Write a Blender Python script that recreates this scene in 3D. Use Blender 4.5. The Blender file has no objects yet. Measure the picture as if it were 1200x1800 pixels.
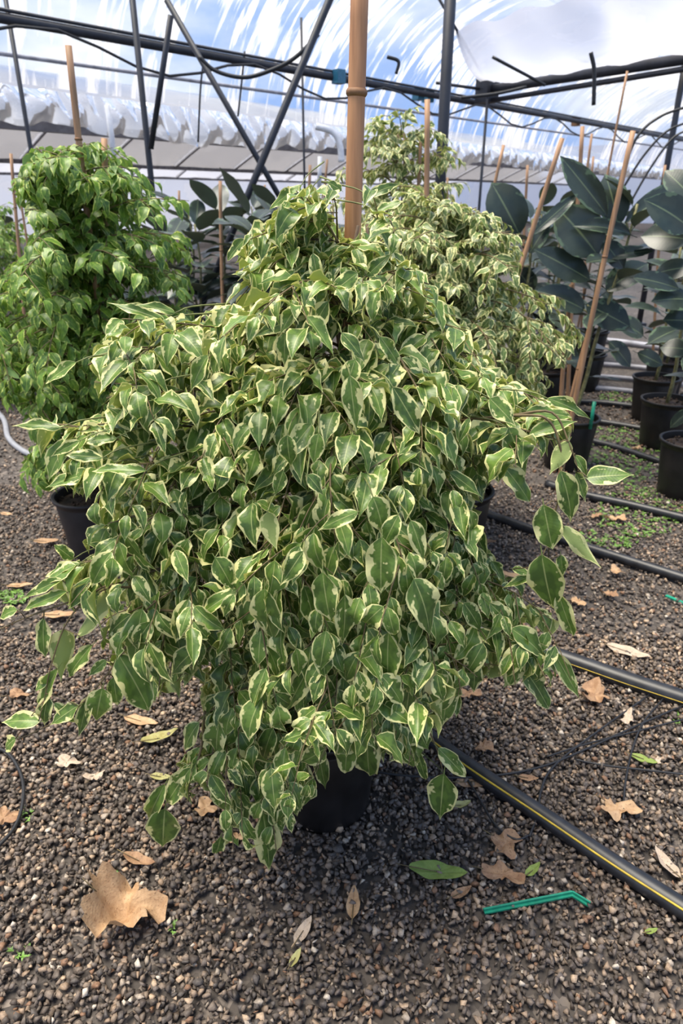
import bpy, bmesh, math, random
import numpy as np
from mathutils import Vector, Matrix

SC = bpy.context.scene
COL = SC.collection
PI = math.pi
rng = random.Random(7)
nrng = np.random.default_rng(11)

# ------------------------------------------------------------------ camera
EYE = Vector((0.0, 0.0, 1.4))
PITCH = math.radians(24.6)
FPX = 1200.0
cam = bpy.data.cameras.new('camera')
cam.sensor_fit = 'VERTICAL'
cam.sensor_height = 36.0
cam.lens = 24.0
cam.clip_start = 0.02
cam.clip_end = 500
cam.dof.use_dof = True
cam.dof.focus_distance = 1.05
cam.dof.aperture_fstop = 7.5
camo = bpy.data.objects.new('camera', cam)
COL.objects.link(camo)
camo.location = EYE
camo.rotation_euler = (PI / 2 - PITCH, 0, 0)
SC.camera = camo

# ------------------------------------------------------------------ world, sun, exposure
W = bpy.data.worlds.new('sky')
SC.world = W
W.use_nodes = True
nt = W.node_tree
nt.nodes.clear()
out = nt.nodes.new('ShaderNodeOutputWorld')
bg = nt.nodes.new('ShaderNodeBackground')
bg.inputs['Strength'].default_value = 1.0
tc = nt.nodes.new('ShaderNodeTexCoord')
mp = nt.nodes.new('ShaderNodeMapping')
mp.inputs['Scale'].default_value = (1.0, 1.0, 2.4)
no = nt.nodes.new('ShaderNodeTexNoise')
no.inputs['Scale'].default_value = 2.3
no.inputs['Detail'].default_value = 6
no.inputs['Roughness'].default_value = 0.55
cr = nt.nodes.new('ShaderNodeValToRGB')
cr.color_ramp.elements[0].position = 0.46
cr.color_ramp.elements[0].color = (0.25, 0.44, 0.84, 1)
cr.color_ramp.elements[1].position = 0.66
cr.color_ramp.elements[1].color = (1.10, 1.09, 1.05, 1)
nt.links.new(tc.outputs['Generated'], mp.inputs['Vector'])
nt.links.new(mp.outputs['Vector'], no.inputs['Vector'])
nt.links.new(no.outputs['Fac'], cr.inputs['Fac'])
nt.links.new(cr.outputs['Color'], bg.inputs['Color'])
nt.links.new(bg.outputs['Background'], out.inputs['Surface'])

sun = bpy.data.lights.new('sun', 'SUN')
sun.energy = 6.2
sun.angle = math.radians(38)
sun.color = (1.0, 0.91, 0.76)
suno = bpy.data.objects.new('sun', sun)
COL.objects.link(suno)
suno.rotation_euler = Vector((0.24, 0.02, -1.0)).to_track_quat('-Z', 'Y').to_euler()

vs = SC.view_settings
vs.view_transform = 'Standard'
vs.look = 'None'
vs.gamma = 1.0
vs.use_curve_mapping = False
vs.exposure = 0.28

# ------------------------------------------------------------------ geometry of the view
CP, SP = math.cos(PITCH), math.sin(PITCH)


def ray(px, py):
    r = px - 600.0
    u = 900.0 - py
    return Vector((r, FPX * CP + u * SP, u * CP - FPX * SP))


def P(px, py, Y):
    d = ray(px, py)
    return EYE + d * (Y / d.y)


def AH(px, py, z):
    d = ray(px, py)
    return EYE + d * ((z - EYE.z) / d.z)


def G(px, py, z=0.0):
    return AH(px, py, z)


def proj(v):
    """world (n,3) -> px, py, depth"""
    v = np.asarray(v, dtype=float)
    x = v[..., 0]
    y = v[..., 1]
    z = v[..., 2] - EYE.z
    dep = y * CP - z * SP
    up = y * SP + z * CP
    dep = np.maximum(dep, 1e-3)
    return 600 + FPX * x / dep, 900 - FPX * up / dep, dep


# ------------------------------------------------------------------ things, parts
def tag(o, label=None, cat=None, group=None, kind=None):
    if label:
        o['label'] = label
    if cat:
        o['category'] = cat
    if group:
        o['group'] = group
    if kind:
        o['kind'] = kind
    return o


def thing(name, label, cat, loc=(0, 0, 0), group=None):
    o = bpy.data.objects.new(name, None)
    o.empty_display_size = 0.05
    COL.objects.link(o)
    o.location = loc
    return tag(o, label, cat, group)


class MB:
    """collects shapes in world space into one mesh"""

    def __init__(self):
        self.v = []
        self.f = []

    def tube(self, pts, rad, n=8, cap=True):
        pts = [Vector(p) for p in pts]
        if not hasattr(rad, '__len__'):
            rad = [rad] * len(pts)
        t0 = (pts[1] - pts[0]).normalized()
        a = Vector((0, 0, 1)) if abs(t0.z) < 0.9 else Vector((1, 0, 0))
        s = t0.cross(a).normalized()
        base0 = len(self.v)
        for i, p in enumerate(pts):
            if i == 0:
                t = pts[1] - pts[0]
            elif i == len(pts) - 1:
                t = pts[-1] - pts[-2]
            else:
                t = pts[i + 1] - pts[i - 1]
            t.normalize()
            s = (s - t * s.dot(t))
            if s.length < 1e-6:
                s = t.orthogonal()
            s.normalize()
            b = t.cross(s)
            for k in range(n):
                an = 2 * PI * k / n
                self.v.append(p + (s * math.cos(an) + b * math.sin(an)) * rad[i])
        for i in range(len(pts) - 1):
            r0 = base0 + i * n
            r1 = r0 + n
            for k in range(n):
                k2 = (k + 1) % n
                self.f.append((r0 + k, r0 + k2, r1 + k2, r1 + k))
        if cap:
            self.f.append(tuple(base0 + n - 1 - k for k in range(n)))
            e = base0 + (len(pts) - 1) * n
            self.f.append(tuple(e + k for k in range(n)))
        return self

    def lathe(self, c, prof, n=32, closed=False):
        b = len(self.v)
        for (r, z) in prof:
            for k in range(n):
                an = 2 * PI * k / n
                self.v.append(Vector((c[0] + r * math.cos(an), c[1] + r * math.sin(an), c[2] + z)))
        for i in range(len(prof) - 1):
            for k in range(n):
                k2 = (k + 1) % n
                self.f.append((b + i * n + k, b + i * n + k2, b + (i + 1) * n + k2, b + (i + 1) * n + k))
        if closed:
            self.f.append(tuple(b + n - 1 - k for k in range(n)))
            e = b + (len(prof) - 1) * n
            self.f.append(tuple(e + k for k in range(n)))
        return self

    def box(self, c, s, m=None):
        b = len(self.v)
        for dz in (-.5, .5):
            for dx, dy in ((-.5, -.5), (.5, -.5), (.5, .5), (-.5, .5)):
                q = Vector((dx * s[0], dy * s[1], dz * s[2]))
                if m:
                    q = m @ q
                self.v.append(Vector(c) + q)
        for f in ((3, 2, 1, 0), (4, 5, 6, 7), (0, 1, 5, 4), (1, 2, 6, 5), (2, 3, 7, 6), (3, 0, 4, 7)):
            self.f.append(tuple(b + i for i in f))
        return self

    def build(self, name, mat, parent=None, smooth=True):
        me = bpy.data.meshes.new(name)
        off = parent.location if parent is not None and parent.parent is None else Vector((0, 0, 0))
        if parent is not None and parent.parent is not None:
            off = parent.parent.location + parent.location
        org = off
        if parent is None:
            # a thing that is one mesh keeps its origin at its own base
            xs = [v.x for v in self.v]
            ys = [v.y for v in self.v]
            zs = [v.z for v in self.v]
            org = Vector(((min(xs) + max(xs)) / 2, (min(ys) + max(ys)) / 2, min(zs)))
        me.from_pydata([v - org for v in self.v], [], self.f)
        if smooth:
            me.polygons.foreach_set('use_smooth', [True] * len(me.polygons))
        me.materials.append(mat)
        o = bpy.data.objects.new(name, me)
        COL.objects.link(o)
        if parent is not None:
            o.parent = parent
        else:
            o.location = org
        return o


def smooth_path(pts, n=6):
    """Catmull-Rom through 3-D points"""
    p = [Vector(q) for q in pts]
    p = [p[0] * 2 - p[1]] + p + [p[-1] * 2 - p[-2]]
    o = []
    for i in range(1, len(p) - 2):
        for k in range(n):
            t = k / n
            o.append(0.5 * ((2 * p[i]) + (p[i + 1] - p[i - 1]) * t + (2 * p[i - 1] - 5 * p[i] + 4 * p[i + 1] - p[i + 2]) * t * t
                            + (3 * p[i] - p[i - 1] - 3 * p[i + 1] + p[i + 2]) * t ** 3))
    o.append(p[-2])
    return o


# ------------------------------------------------------------------ materials
def new_mat(name):
    m = bpy.data.materials.new(name)
    m.use_nodes = True
    t = m.node_tree
    t.nodes.clear()
    return m, t, t.nodes, t.links


def N(t, typ, **kw):
    n = t.nodes.new(typ)
    for k, v in kw.items():
        if k in n.inputs:
            n.inputs[k].default_value = v
        else:
            setattr(n, k, v)
    return n


def math_n(t, op, a, b=None, c=None, clamp=False):
    n = t.nodes.new('ShaderNodeMath')
    n.operation = op
    n.use_clamp = clamp
    for i, x in enumerate((a, b, c)):
        if x is None:
            continue
        if isinstance(x, (int, float)):
            n.inputs[i].default_value = x
        else:
            t.links.new(x, n.inputs[i])
    return n.outputs[0]


def mixc(t, fac, a, b, blend='MIX'):
    n = t.nodes.new('ShaderNodeMix')
    n.data_type = 'RGBA'
    n.blend_type = blend
    for sock, x in ((n.inputs[0], fac), (n.inputs[6], a), (n.inputs[7], b)):
        if isinstance(x, (int, float)):
            sock.default_value = x
        elif isinstance(x, tuple):
            sock.default_value = (*x, 1) if len(x) == 3 else x
        else:
            t.links.new(x, sock)
    return n.outputs[2]


def step(t, x, lo, hi):
    n = t.nodes.new('ShaderNodeMapRange')
    n.inputs['From Min'].default_value = lo
    n.inputs['From Max'].default_value = hi
    t.links.new(x, n.inputs['Value'])
    return n.outputs['Result']


def simple_mat(name, col, rough=0.5, var=0.15, scale=30, spec=0.5, bump=0.0, stretch=(1, 1, 1), col2=None):
    m, t, nn, L = new_mat(name)
    o = N(t, 'ShaderNodeOutputMaterial')
    b = N(t, 'ShaderNodeBsdfPrincipled', Roughness=rough)
    b.inputs['Specular IOR Level'].default_value = spec
    c = N(t, 'ShaderNodeTexCoord')
    mpn = N(t, 'ShaderNodeMapping')
    mpn.inputs['Scale'].default_value = stretch
    L.new(c.outputs['Object'], mpn.inputs['Vector'])
    n = N(t, 'ShaderNodeTexNoise', Scale=scale, Detail=5.0)
    L.new(mpn.outputs['Vector'], n.inputs['Vector'])
    f = step(t, n.outputs['Fac'], 0.3, 0.7)
    lo = col2 if col2 else tuple(x * (1 - var * 2) for x in col)
    hi = tuple(x * (1 + var) for x in col)
    L.new(mixc(t, f, lo, hi), b.inputs['Base Color'])
    if bump:
        bp = N(t, 'ShaderNodeBump', Strength=bump, Distance=0.004)
        L.new(n.outputs['Fac'], bp.inputs['Height'])
        L.new(bp.outputs['Normal'], b.inputs['Normal'])
    L.new(b.outputs[0], o.inputs['Surface'])
    return m


def leaf_mat(name, g_dark, g_light, cream, amount, back, rough=0.38, midrib=None, trans=0.22, spec=0.45):
    """leaf blade: u,v in the UV map (across, base to tip); per-leaf random from the lr attribute plus the object's own random"""
    m, t, nn, L = new_mat(name)
    o = N(t, 'ShaderNodeOutputMaterial')
    uvn = N(t, 'ShaderNodeUVMap')
    sep = N(t, 'ShaderNodeSeparateXYZ')
    L.new(uvn.outputs[0], sep.inputs[0])
    u = math_n(t, 'MULTIPLY_ADD', sep.outputs[0], 2.0, -1.0)
    v = sep.outputs[1]
    au = math_n(t, 'ABSOLUTE', u)
    at = N(t, 'ShaderNodeAttribute')
    at.attribute_name = 'lr'
    oi = N(t, 'ShaderNodeObjectInfo')
    r = math_n(t, 'FRACT', math_n(t, 'ADD', at.outputs['Fac'], oi.outputs['Random']))
    cb = N(t, 'ShaderNodeCombineXYZ')
    L.new(math_n(t, 'MULTIPLY', u, 0.9), cb.inputs[0])
    L.new(math_n(t, 'MULTIPLY', v, 2.6), cb.inputs[1])
    L.new(math_n(t, 'MULTIPLY', r, 61.0), cb.inputs[2])
    n1 = N(t, 'ShaderNodeTexNoise', Scale=1.5, Detail=2.5, Roughness=0.6)
    L.new(cb.outputs[0], n1.inputs['Vector'])
    n2 = N(t, 'ShaderNodeTexNoise', Scale=2.2, Detail=1.0)
    ad = N(t, 'ShaderNodeVectorMath', operation='ADD')
    ad.inputs[1].default_value = (7.3, 3.1, 5.7)
    L.new(cb.outputs[0], ad.inputs[0])
    L.new(ad.outputs[0], n2.inputs['Vector'])
    # distance to the margin, tip included
    tipd = step(t, v, 0.70, 1.0)
    e = math_n(t, 'MAXIMUM', au, tipd)
    jag = math_n(t, 'MULTIPLY', math_n(t, 'SUBTRACT', n1.outputs['Fac'], 0.5), 2.3)
    bias = math_n(t, 'MULTIPLY', math_n(t, 'SUBTRACT', r, 0.5), 0.25)
    x = math_n(t, 'ADD', math_n(t, 'ADD', e, jag), bias)
    patch = step(t, x, 1.0 - amount - 0.05, 1.0 - amount + 0.05)
    # never on the midrib half unless the margin is wide
    rim = step(t, au, 0.86, 0.91)
    cm = math_n(t, 'MAXIMUM', patch, math_n(t, 'MULTIPLY', rim, min(1.0, amount * 4)), clamp=True)
    gf = step(t, n2.outputs['Fac'], 0.42, 0.58)
    rr = math_n(t, 'FRACT', math_n(t, 'MULTIPLY', r, 7.31))
    gm = math_n(t, 'MULTIPLY_ADD', gf, 0.45, math_n(t, 'MULTIPLY', rr, 0.55))
    green = mixc(t, gm, g_dark, g_light)
    c = mixc(t, cm, green, cream)
    mid = step(t, au, 0.055, 0.025)
    mr = midrib if midrib else tuple(0.5 * a + 0.5 * b for a, b in zip(cream, g_light))
    c = mixc(t, math_n(t, 'MULTIPLY', mid, 0.75), c, mr)
    # underside paler and matt
    geo = N(t, 'ShaderNodeNewGeometry')
    cbk = mixc(t, math_n(t, 'MULTIPLY', cm, 0.8), back, cream)
    cc = mixc(t, geo.outputs['Backfacing'], c, cbk)
    b = N(t, 'ShaderNodeBsdfPrincipled', Roughness=rough)
    b.inputs['Specular IOR Level'].default_value = spec
    L.new(cc, b.inputs['Base Color'])
    L.new(math_n(t, 'MULTIPLY_ADD', geo.outputs['Backfacing'], 0.25, rough), b.inputs['Roughness'])
    # fine side veins
    w = math_n(t, 'SINE', math_n(t, 'MULTIPLY', math_n(t, 'SUBTRACT', v, math_n(t, 'MULTIPLY', au, 0.12)), 95.0))
    bp = N(t, 'ShaderNodeBump', Strength=0.04, Distance=0.001)
    L.new(w, bp.inputs['Height'])
    L.new(bp.outputs['Normal'], b.inputs['Normal'])
    tr = N(t, 'ShaderNodeBsdfTranslucent')
    L.new(mixc(t, 1.0, cc, (1.0, 1.0, 0.55), 'MULTIPLY'), tr.inputs['Color'])
    ms = N(t, 'ShaderNodeMixShader', Fac=trans)
    L.new(b.outputs[0], ms.inputs[1])
    L.new(tr.outputs[0], ms.inputs[2])
    L.new(ms.outputs[0], o.inputs['Surface'])
    return m


def film_mat(name, white, clear, streak, dirt=(0.6, 0.6, 0.62), base=0.12, front=0.25):
    """greenhouse film: clear patches that let the sky through, scattering white streaks that stand in for its glints and lit streaks"""
    m, t, nn, L = new_mat(name)
    o = N(t, 'ShaderNodeOutputMaterial')
    uvn = N(t, 'ShaderNodeUVMap')
    mpn = N(t, 'ShaderNodeMapping')
    mpn.inputs['Scale'].default_value = streak
    L.new(uvn.outputs[0], mpn.inputs['Vector'])
    n1 = N(t, 'ShaderNodeTexNoise', Scale=1.0, Detail=4.0, Roughness=0.6, Distortion=0.4)
    L.new(mpn.outputs['Vector'], n1.inputs['Vector'])
    n2 = N(t, 'ShaderNodeTexNoise', Scale=0.35, Detail=3.0)
    L.new(uvn.outputs[0], n2.inputs['Vector'])
    f = math_n(t, 'ADD', n1.outputs['Fac'], math_n(t, 'MULTIPLY', math_n(t, 'SUBTRACT', n2.outputs['Fac'], 0.5), 0.7))
    wf = step(t, f, 0.51, 0.60)  # white streaks put in by noise for the glints and light on the film
    tl = N(t, 'ShaderNodeBsdfTranslucent')
    df = N(t, 'ShaderNodeBsdfDiffuse')
    L.new(mixc(t, n2.outputs['Fac'], dirt, white), tl.inputs['Color'])
    df.inputs['Color'].default_value = (*[0.9 * x for x in white], 1)
    sc1 = N(t, 'ShaderNodeMixShader', Fac=front)
    L.new(tl.outputs[0], sc1.inputs[1])
    L.new(df.outputs[0], sc1.inputs[2])
    gl = N(t, 'ShaderNodeBsdfGlossy', Roughness=0.12)
    gl.inputs['Color'].default_value = (1, 1, 1, 1)
    tp = N(t, 'ShaderNodeBsdfTransparent')
    tp.inputs['Color'].default_value = (0.90, 0.93, 0.97, 1)
    lw = N(t, 'ShaderNodeFresnel', IOR=1.45)
    fac = math_n(t, 'MULTIPLY_ADD', wf, 1.0 - clear, 0.0)
    fac2 = math_n(t, 'ADD', fac, base, clamp=True)
    m1 = N(t, 'ShaderNodeMixShader')
    L.new(fac2, m1.inputs[0])
    L.new(tp.outputs[0], m1.inputs[1])
    L.new(sc1.outputs[0], m1.inputs[2])
    m2 = N(t, 'ShaderNodeMixShader')
    L.new(math_n(t, 'MULTIPLY', lw.outputs[0], 0.8), m2.inputs[0])
    L.new(m1.outputs[0], m2.inputs[1])
    L.new(gl.outputs[0], m2.inputs[2])
    L.new(m2.outputs[0], o.inputs['Surface'])
    return m


def stone_mat():
    m, t, nn, L = new_mat('gravel_stone')
    o = N(t, 'ShaderNodeOutputMaterial')
    at = N(t, 'ShaderNodeAttribute')
    at.attribute_name = 'lr'
    oi = N(t, 'ShaderNodeObjectInfo')
    r = math_n(t, 'FRACT', math_n(t, 'ADD', at.outputs['Fac'], oi.outputs['Random']))
    ramp = N(t, 'ShaderNodeValToRGB')
    ramp.color_ramp.interpolation = 'CONSTANT'
    cols = [(0.0, (0.075, 0.063, 0.057)), (0.14, (0.115, 0.098, 0.087)), (0.30, (0.17, 0.142, 0.122)), (0.46, (0.095, 0.086, 0.083)),
            (0.58, (0.23, 0.185, 0.15)), (0.70, (0.145, 0.126, 0.119)), (0.80, (0.30, 0.23, 0.175)), (0.87, (0.22, 0.135, 0.09)),
            (0.91, (0.36, 0.32, 0.28)), (0.955, (0.46, 0.36, 0.27)), (0.985, (0.56, 0.52, 0.47))]
    el = ramp.color_ramp.elements
    while len(el) < len(cols):
        el.new(0.5)
    for e, (p, c) in zip(el, cols):
        e.position = p
        e.color = (c[0] * .96, c[1] * .90, c[2] * .84, 1)
    L.new(r, ramp.inputs['Fac'])
    tcn = N(t, 'ShaderNodeNewGeometry')
    n = N(t, 'ShaderNodeTexNoise', Scale=260.0, Detail=4.0)
    L.new(tcn.outputs['Position'], n.inputs['Vector'])
    f = step(t, n.outputs['Fac'], 0.3, 0.75)
    c = mixc(t, 1.0, ramp.outputs[0], mixc(t, f, (0.75, 0.75, 0.75), (1.3, 1.28, 1.24)), 'MULTIPLY')
    b = N(t, 'ShaderNodeBsdfPrincipled', Roughness=0.62)
    b.inputs['Specular IOR Level'].default_value = 0.35
    L.new(c, b.inputs['Base Color'])
    bp = N(t, 'ShaderNodeBump', Strength=0.35, Distance=0.002)
    L.new(n.outputs['Fac'], bp.inputs['Height'])
    L.new(bp.outputs['Normal'], b.inputs['Normal'])
    L.new(b.outputs[0], o.inputs['Surface'])
    return m


def ground_mat():
    m, t, nn, L = new_mat('ground_gravel')
    o = N(t, 'ShaderNodeOutputMaterial')
    g = N(t, 'ShaderNodeNewGeometry')
    v = N(t, 'ShaderNodeTexVoronoi', Scale=70.0)
    L.new(g.outputs['Position'], v.inputs['Vector'])
    sepc = N(t, 'ShaderNodeSeparateColor')
    L.new(v.outputs['Color'], sepc.inputs[0])
    ramp = N(t, 'ShaderNodeValToRGB')
    el = ramp.color_ramp.elements
    el[0].color = (0.045, 0.038, 0.034, 1)
    el[1].color = (0.24, 0.20, 0.17, 1)
    e = el.new(0.7)
    e.color = (0.09, 0.075, 0.066, 1)
    L.new(sepc.outputs[0], ramp.inputs['Fac'])
    n = N(t, 'ShaderNodeTexNoise', Scale=1.6, Detail=5.0)
    L.new(g.outputs['Position'], n.inputs['Vector'])
    c = mixc(t, step(t, n.outputs['Fac'], 0.35, 0.7), ramp.outputs[0], (0.06, 0.05, 0.043))
    b = N(t, 'ShaderNodeBsdfPrincipled', Roughness=0.85)
    L.new(c, b.inputs['Base Color'])
    bp = N(t, 'ShaderNodeBump', Strength=0.4, Distance=0.006)
    L.new(v.outputs['Distance'], bp.inputs['Height'])
    L.new(bp.outputs['Normal'], b.inputs['Normal'])
    L.new(b.outputs[0], o.inputs['Surface'])
    return m


def dry_leaf_mat(name, c1, c2, spot):
    m, t, nn, L = new_mat(name)
    o = N(t, 'ShaderNodeOutputMaterial')
    c = N(t, 'ShaderNodeTexCoord')
    oi = N(t, 'ShaderNodeObjectInfo')
    ad = N(t, 'ShaderNodeVectorMath', operation='ADD')
    L.new(c.outputs['Object'], ad.inputs[0])
    L.new(oi.outputs['Random'], ad.inputs[1])
    n = N(t, 'ShaderNodeTexNoise', Scale=38.0, Detail=6.0, Roughness=0.65)
    L.new(ad.outputs[0], n.inputs['Vector'])
    n2 = N(t, 'ShaderNodeTexNoise', Scale=190.0, Detail=3.0)
    L.new(ad.outputs[0], n2.inputs['Vector'])
    col = mixc(t, step(t, n.outputs['Fac'], 0.35, 0.65), c1, c2)
    col = mixc(t, math_n(t, 'MULTIPLY', step(t, n2.outputs['Fac'], 0.6, 0.7), 0.7), col, spot)
    b = N(t, 'ShaderNodeBsdfPrincipled', Roughness=0.7)
    L.new(col, b.inputs['Base Color'])
    bp = N(t, 'ShaderNodeBump', Strength=0.5, Distance=0.003)
    L.new(n2.outputs['Fac'], bp.inputs['Height'])
    L.new(bp.outputs['Normal'], b.inputs['Normal'])
    tr = N(t, 'ShaderNodeBsdfTranslucent')
    L.new(col, tr.inputs['Color'])
    ms = N(t, 'ShaderNodeMixShader', Fac=0.15)
    L.new(b.outputs[0], ms.inputs[1])
    L.new(tr.outputs[0], ms.inputs[2])
    L.new(ms.outputs[0], o.inputs['Surface'])
    return m


M_LEAF = leaf_mat('variegated_leaf', (0.060, 0.112, 0.024), (0.165, 0.270, 0.048), (0.76, 0.72, 0.32), 0.205, (0.29, 0.36, 0.11))
M_LEAF_FAR = leaf_mat('variegated_leaf_far', (0.065, 0.105, 0.028), (0.16, 0.24, 0.055), (0.70, 0.67, 0.31), 0.30, (0.25, 0.32, 0.13))
M_GREEN = leaf_mat('green_leaf', (0.048, 0.112, 0.016), (0.180, 0.32, 0.036), (0.50, 0.58, 0.14), 0.09, (0.19, 0.32, 0.10), trans=0.28)
M_RUBBER = leaf_mat('rubber_leaf', (0.024, 0.037, 0.030), (0.038, 0.054, 0.042), (0.10, 0.15, 0.09), 0.0, (0.08, 0.10, 0.08), rough=0.30,
                    midrib=(0.17, 0.22, 0.12), trans=0.06, spec=0.5)
M_BARK = simple_mat('ficus_bark', (0.16, 0.105, 0.065), 0.8, 0.3, 60)
M_TWIG = simple_mat('ficus_twig', (0.16, 0.115, 0.05), 0.7, 0.3, 50)
M_GTWIG = simple_mat('green_twig', (0.17, 0.19, 0.06), 0.6, 0.3, 50)
M_RSTEM = simple_mat('rubber_stem', (0.24, 0.22, 0.09), 0.6, 0.3, 40)
M_BAMBOO = simple_mat('bamboo_cane', (0.50, 0.25, 0.115), 0.55, 0.22, 9, stretch=(8, 8, 0.6), bump=0.1, col2=(0.30, 0.135, 0.06))
M_BAMBOO2 = simple_mat('bamboo_cane_far', (0.40, 0.225, 0.12), 0.6, 0.2, 9, stretch=(8, 8, 0.6))
M_NODE = simple_mat('bamboo_node', (0.22, 0.11, 0.05), 0.7, 0.2, 40)
M_POT = simple_mat('black_pot', (0.014, 0.0125, 0.0125), 0.42, 0.3, 14, spec=0.4, bump=0.05)
M_POT2 = simple_mat('grey_pot', (0.028, 0.024, 0.026), 0.5, 0.2, 14, spec=0.4)
M_SOIL = simple_mat('potting_soil', (0.055, 0.034, 0.022), 0.9, 0.4, 70, bump=1.0)
M_HOSE = simple_mat('black_hose', (0.022, 0.023, 0.027), 0.42, 0.3, 25, spec=0.5)
M_WIRE = simple_mat('black_wire', (0.015, 0.015, 0.017), 0.5, 0.2, 25)
M_YELLOW = simple_mat('yellow_stripe', (0.55, 0.38, 0.03), 0.5, 0.15, 40)
M_GREYHOSE = simple_mat('grey_hose', (0.30, 0.31, 0.34), 0.4, 0.1, 20)
M_STEEL = simple_mat('painted_steel', (0.022, 0.024, 0.034), 0.5, 0.2, 10)
M_STEEL2 = simple_mat('grey_steel', (0.30, 0.30, 0.34), 0.5, 0.2, 8)
M_TEAL = simple_mat('teal_plastic', (0.01, 0.25, 0.15), 0.4, 0.15, 60)
M_BLUE = simple_mat('blue_plastic', (0.03, 0.16, 0.26), 0.4, 0.15, 60)
M_WHITE = simple_mat('white_band', (0.8, 0.8, 0.82), 0.5, 0.08, 20)
M_FILM = film_mat('roof_film', (0.97, 0.96, 0.98), 0.04, (5.2, 0.42, 1))
M_FILM_BUNCH = film_mat('bunched_film', (0.98, 0.98, 1.0), 0.02, (3.0, 2.0, 1), (0.95, 0.95, 1.0), 0.75, 0.55)
M_FILM_GREY = film_mat('dirty_film', (0.96, 0.95, 0.99), 0.0, (0.5, 0.5, 1), (0.84, 0.83, 0.89), 0.9)
M_FILM_WALL = film_mat('wall_film', (0.97, 0.96, 0.99), 0.0, (0.7, 0.4, 1), (0.88, 0.88, 0.95), 0.92)
M_STONE = stone_mat()
M_GROUND = ground_mat()
M_DRY = dry_leaf_mat('dry_leaf_tan', (0.42, 0.25, 0.13), (0.60, 0.40, 0.23), (0.20, 0.10, 0.05))
M_DRY2 = dry_leaf_mat('dry_leaf_brown', (0.26, 0.14, 0.075), (0.44, 0.27, 0.15), (0.12, 0.06, 0.03))
M_DRY3 = dry_leaf_mat('dry_leaf_pale', (0.45, 0.35, 0.26), (0.60, 0.47, 0.36), (0.25, 0.17, 0.11))
M_DRYG = dry_leaf_mat('fallen_green_leaf', (0.18, 0.25, 0.045), (0.26, 0.34, 0.08), (0.25, 0.25, 0.08))
M_DRYY = dry_leaf_mat('fallen_yellow_leaf', (0.40, 0.36, 0.12), (0.48, 0.46, 0.20), (0.30, 0.20, 0.08))
M_WEED = simple_mat('weed_leaf', (0.13, 0.25, 0.04), 0.5, 0.3, 40)

# ------------------------------------------------------------------ fast joined meshes
def mesh_arrays(name, verts, loops, totals, uv=None, lr=None, smooth=True):
    me = bpy.data.meshes.new(name)
    me.vertices.add(len(verts))
    me.vertices.foreach_set('co', np.ascontiguousarray(verts, dtype=np.float32).ravel())
    me.loops.add(len(loops))
    me.loops.foreach_set('vertex_index', np.asarray(loops, dtype=np.int32))
    me.polygons.add(len(totals))
    st = np.zeros(len(totals), dtype=np.int32)
    st[1:] = np.cumsum(totals)[:-1]
    me.polygons.foreach_set('loop_start', st)
    me.polygons.foreach_set('loop_total', np.asarray(totals, dtype=np.int32))
    if smooth:
        me.polygons.foreach_set('use_smooth', np.ones(len(totals), dtype=bool))
    if uv is not None:
        l = me.uv_layers.new(name='UVMap')
        l.data.foreach_set('uv', np.ascontiguousarray(uv, dtype=np.float32).ravel())
    if lr is not None:
        a = me.attributes.new('lr', 'FLOAT', 'POINT')
        a.data.foreach_set('value', np.asarray(lr, dtype=np.float32))
    me.update(calc_edges=True)
    return me


class Shape:
    """vertex/face arrays of one template"""

    def __init__(self, v, f, uv=None):
        self.v = np.array(v, dtype=np.float32)
        self.loops = np.array([i for q in f for i in q], dtype=np.int32)
        self.tot = np.array([len(q) for q in f], dtype=np.int32)
        self.uvl = None if uv is None else np.array(uv, dtype=np.float32)[self.loops]
        self._me = {}

    def mesh(self, name, mat, smooth=True):
        k = (name, mat.name)
        if k not in self._me:
            me = mesh_arrays(name, self.v, self.loops, self.tot, self.uvl, None, smooth)
            me.materials.append(mat)
            self._me[k] = me
        return self._me[k]


def joined(name, shapes, ids, mats4, mat, lr, origin, smooth=True):
    """mats4 (n,3,4) world; one mesh of all the copies"""
    V, Lp, T, U, R = [], [], [], [], []
    off = 0
    has_uv = shapes[0].uvl is not None
    for k, s in enumerate(shapes):
        sel = np.nonzero(ids == k)[0]
        if not len(sel):
            continue
        A = mats4[sel]
        w = np.einsum('nij,vj->nvi', A[:, :, :3], s.v) + A[:, None, :, 3]
        nv = len(s.v)
        V.append(w.reshape(-1, 3))
        base = off + np.arange(len(sel)) * nv
        Lp.append((s.loops[None, :] + base[:, None]).ravel())
        T.append(np.tile(s.tot, len(sel)))
        if has_uv:
            U.append(np.tile(s.uvl, (len(sel), 1)))
        R.append(np.repeat(lr[sel], nv))
        off += nv * len(sel)
    v = np.concatenate(V) - np.array(origin, dtype=np.float32)
    me = mesh_arrays(name, v, np.concatenate(Lp), np.concatenate(T), np.concatenate(U) if has_uv else None, np.concatenate(R), smooth)
    me.materials.append(mat)
    o = bpy.data.objects.new(name, me)
    COL.objects.link(o)
    return o


# ------------------------------------------------------------------ leaf templates
F_T = [0, .04, .12, .25, .40, .55, .68, .78, .86, .93, 1.0]
F_BENJ = [0.03, .34, .74, .98, 1.0, .86, .62, .36, .17, .07, .01]
F_RUB = [0.06, .30, .60, .87, 1.0, .99, .88, .70, .48, .22, .02]
F_OBO = [0.03, .28, .64, .92, 1.0, .96, .84, .66, .45, .20, .01]


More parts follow.
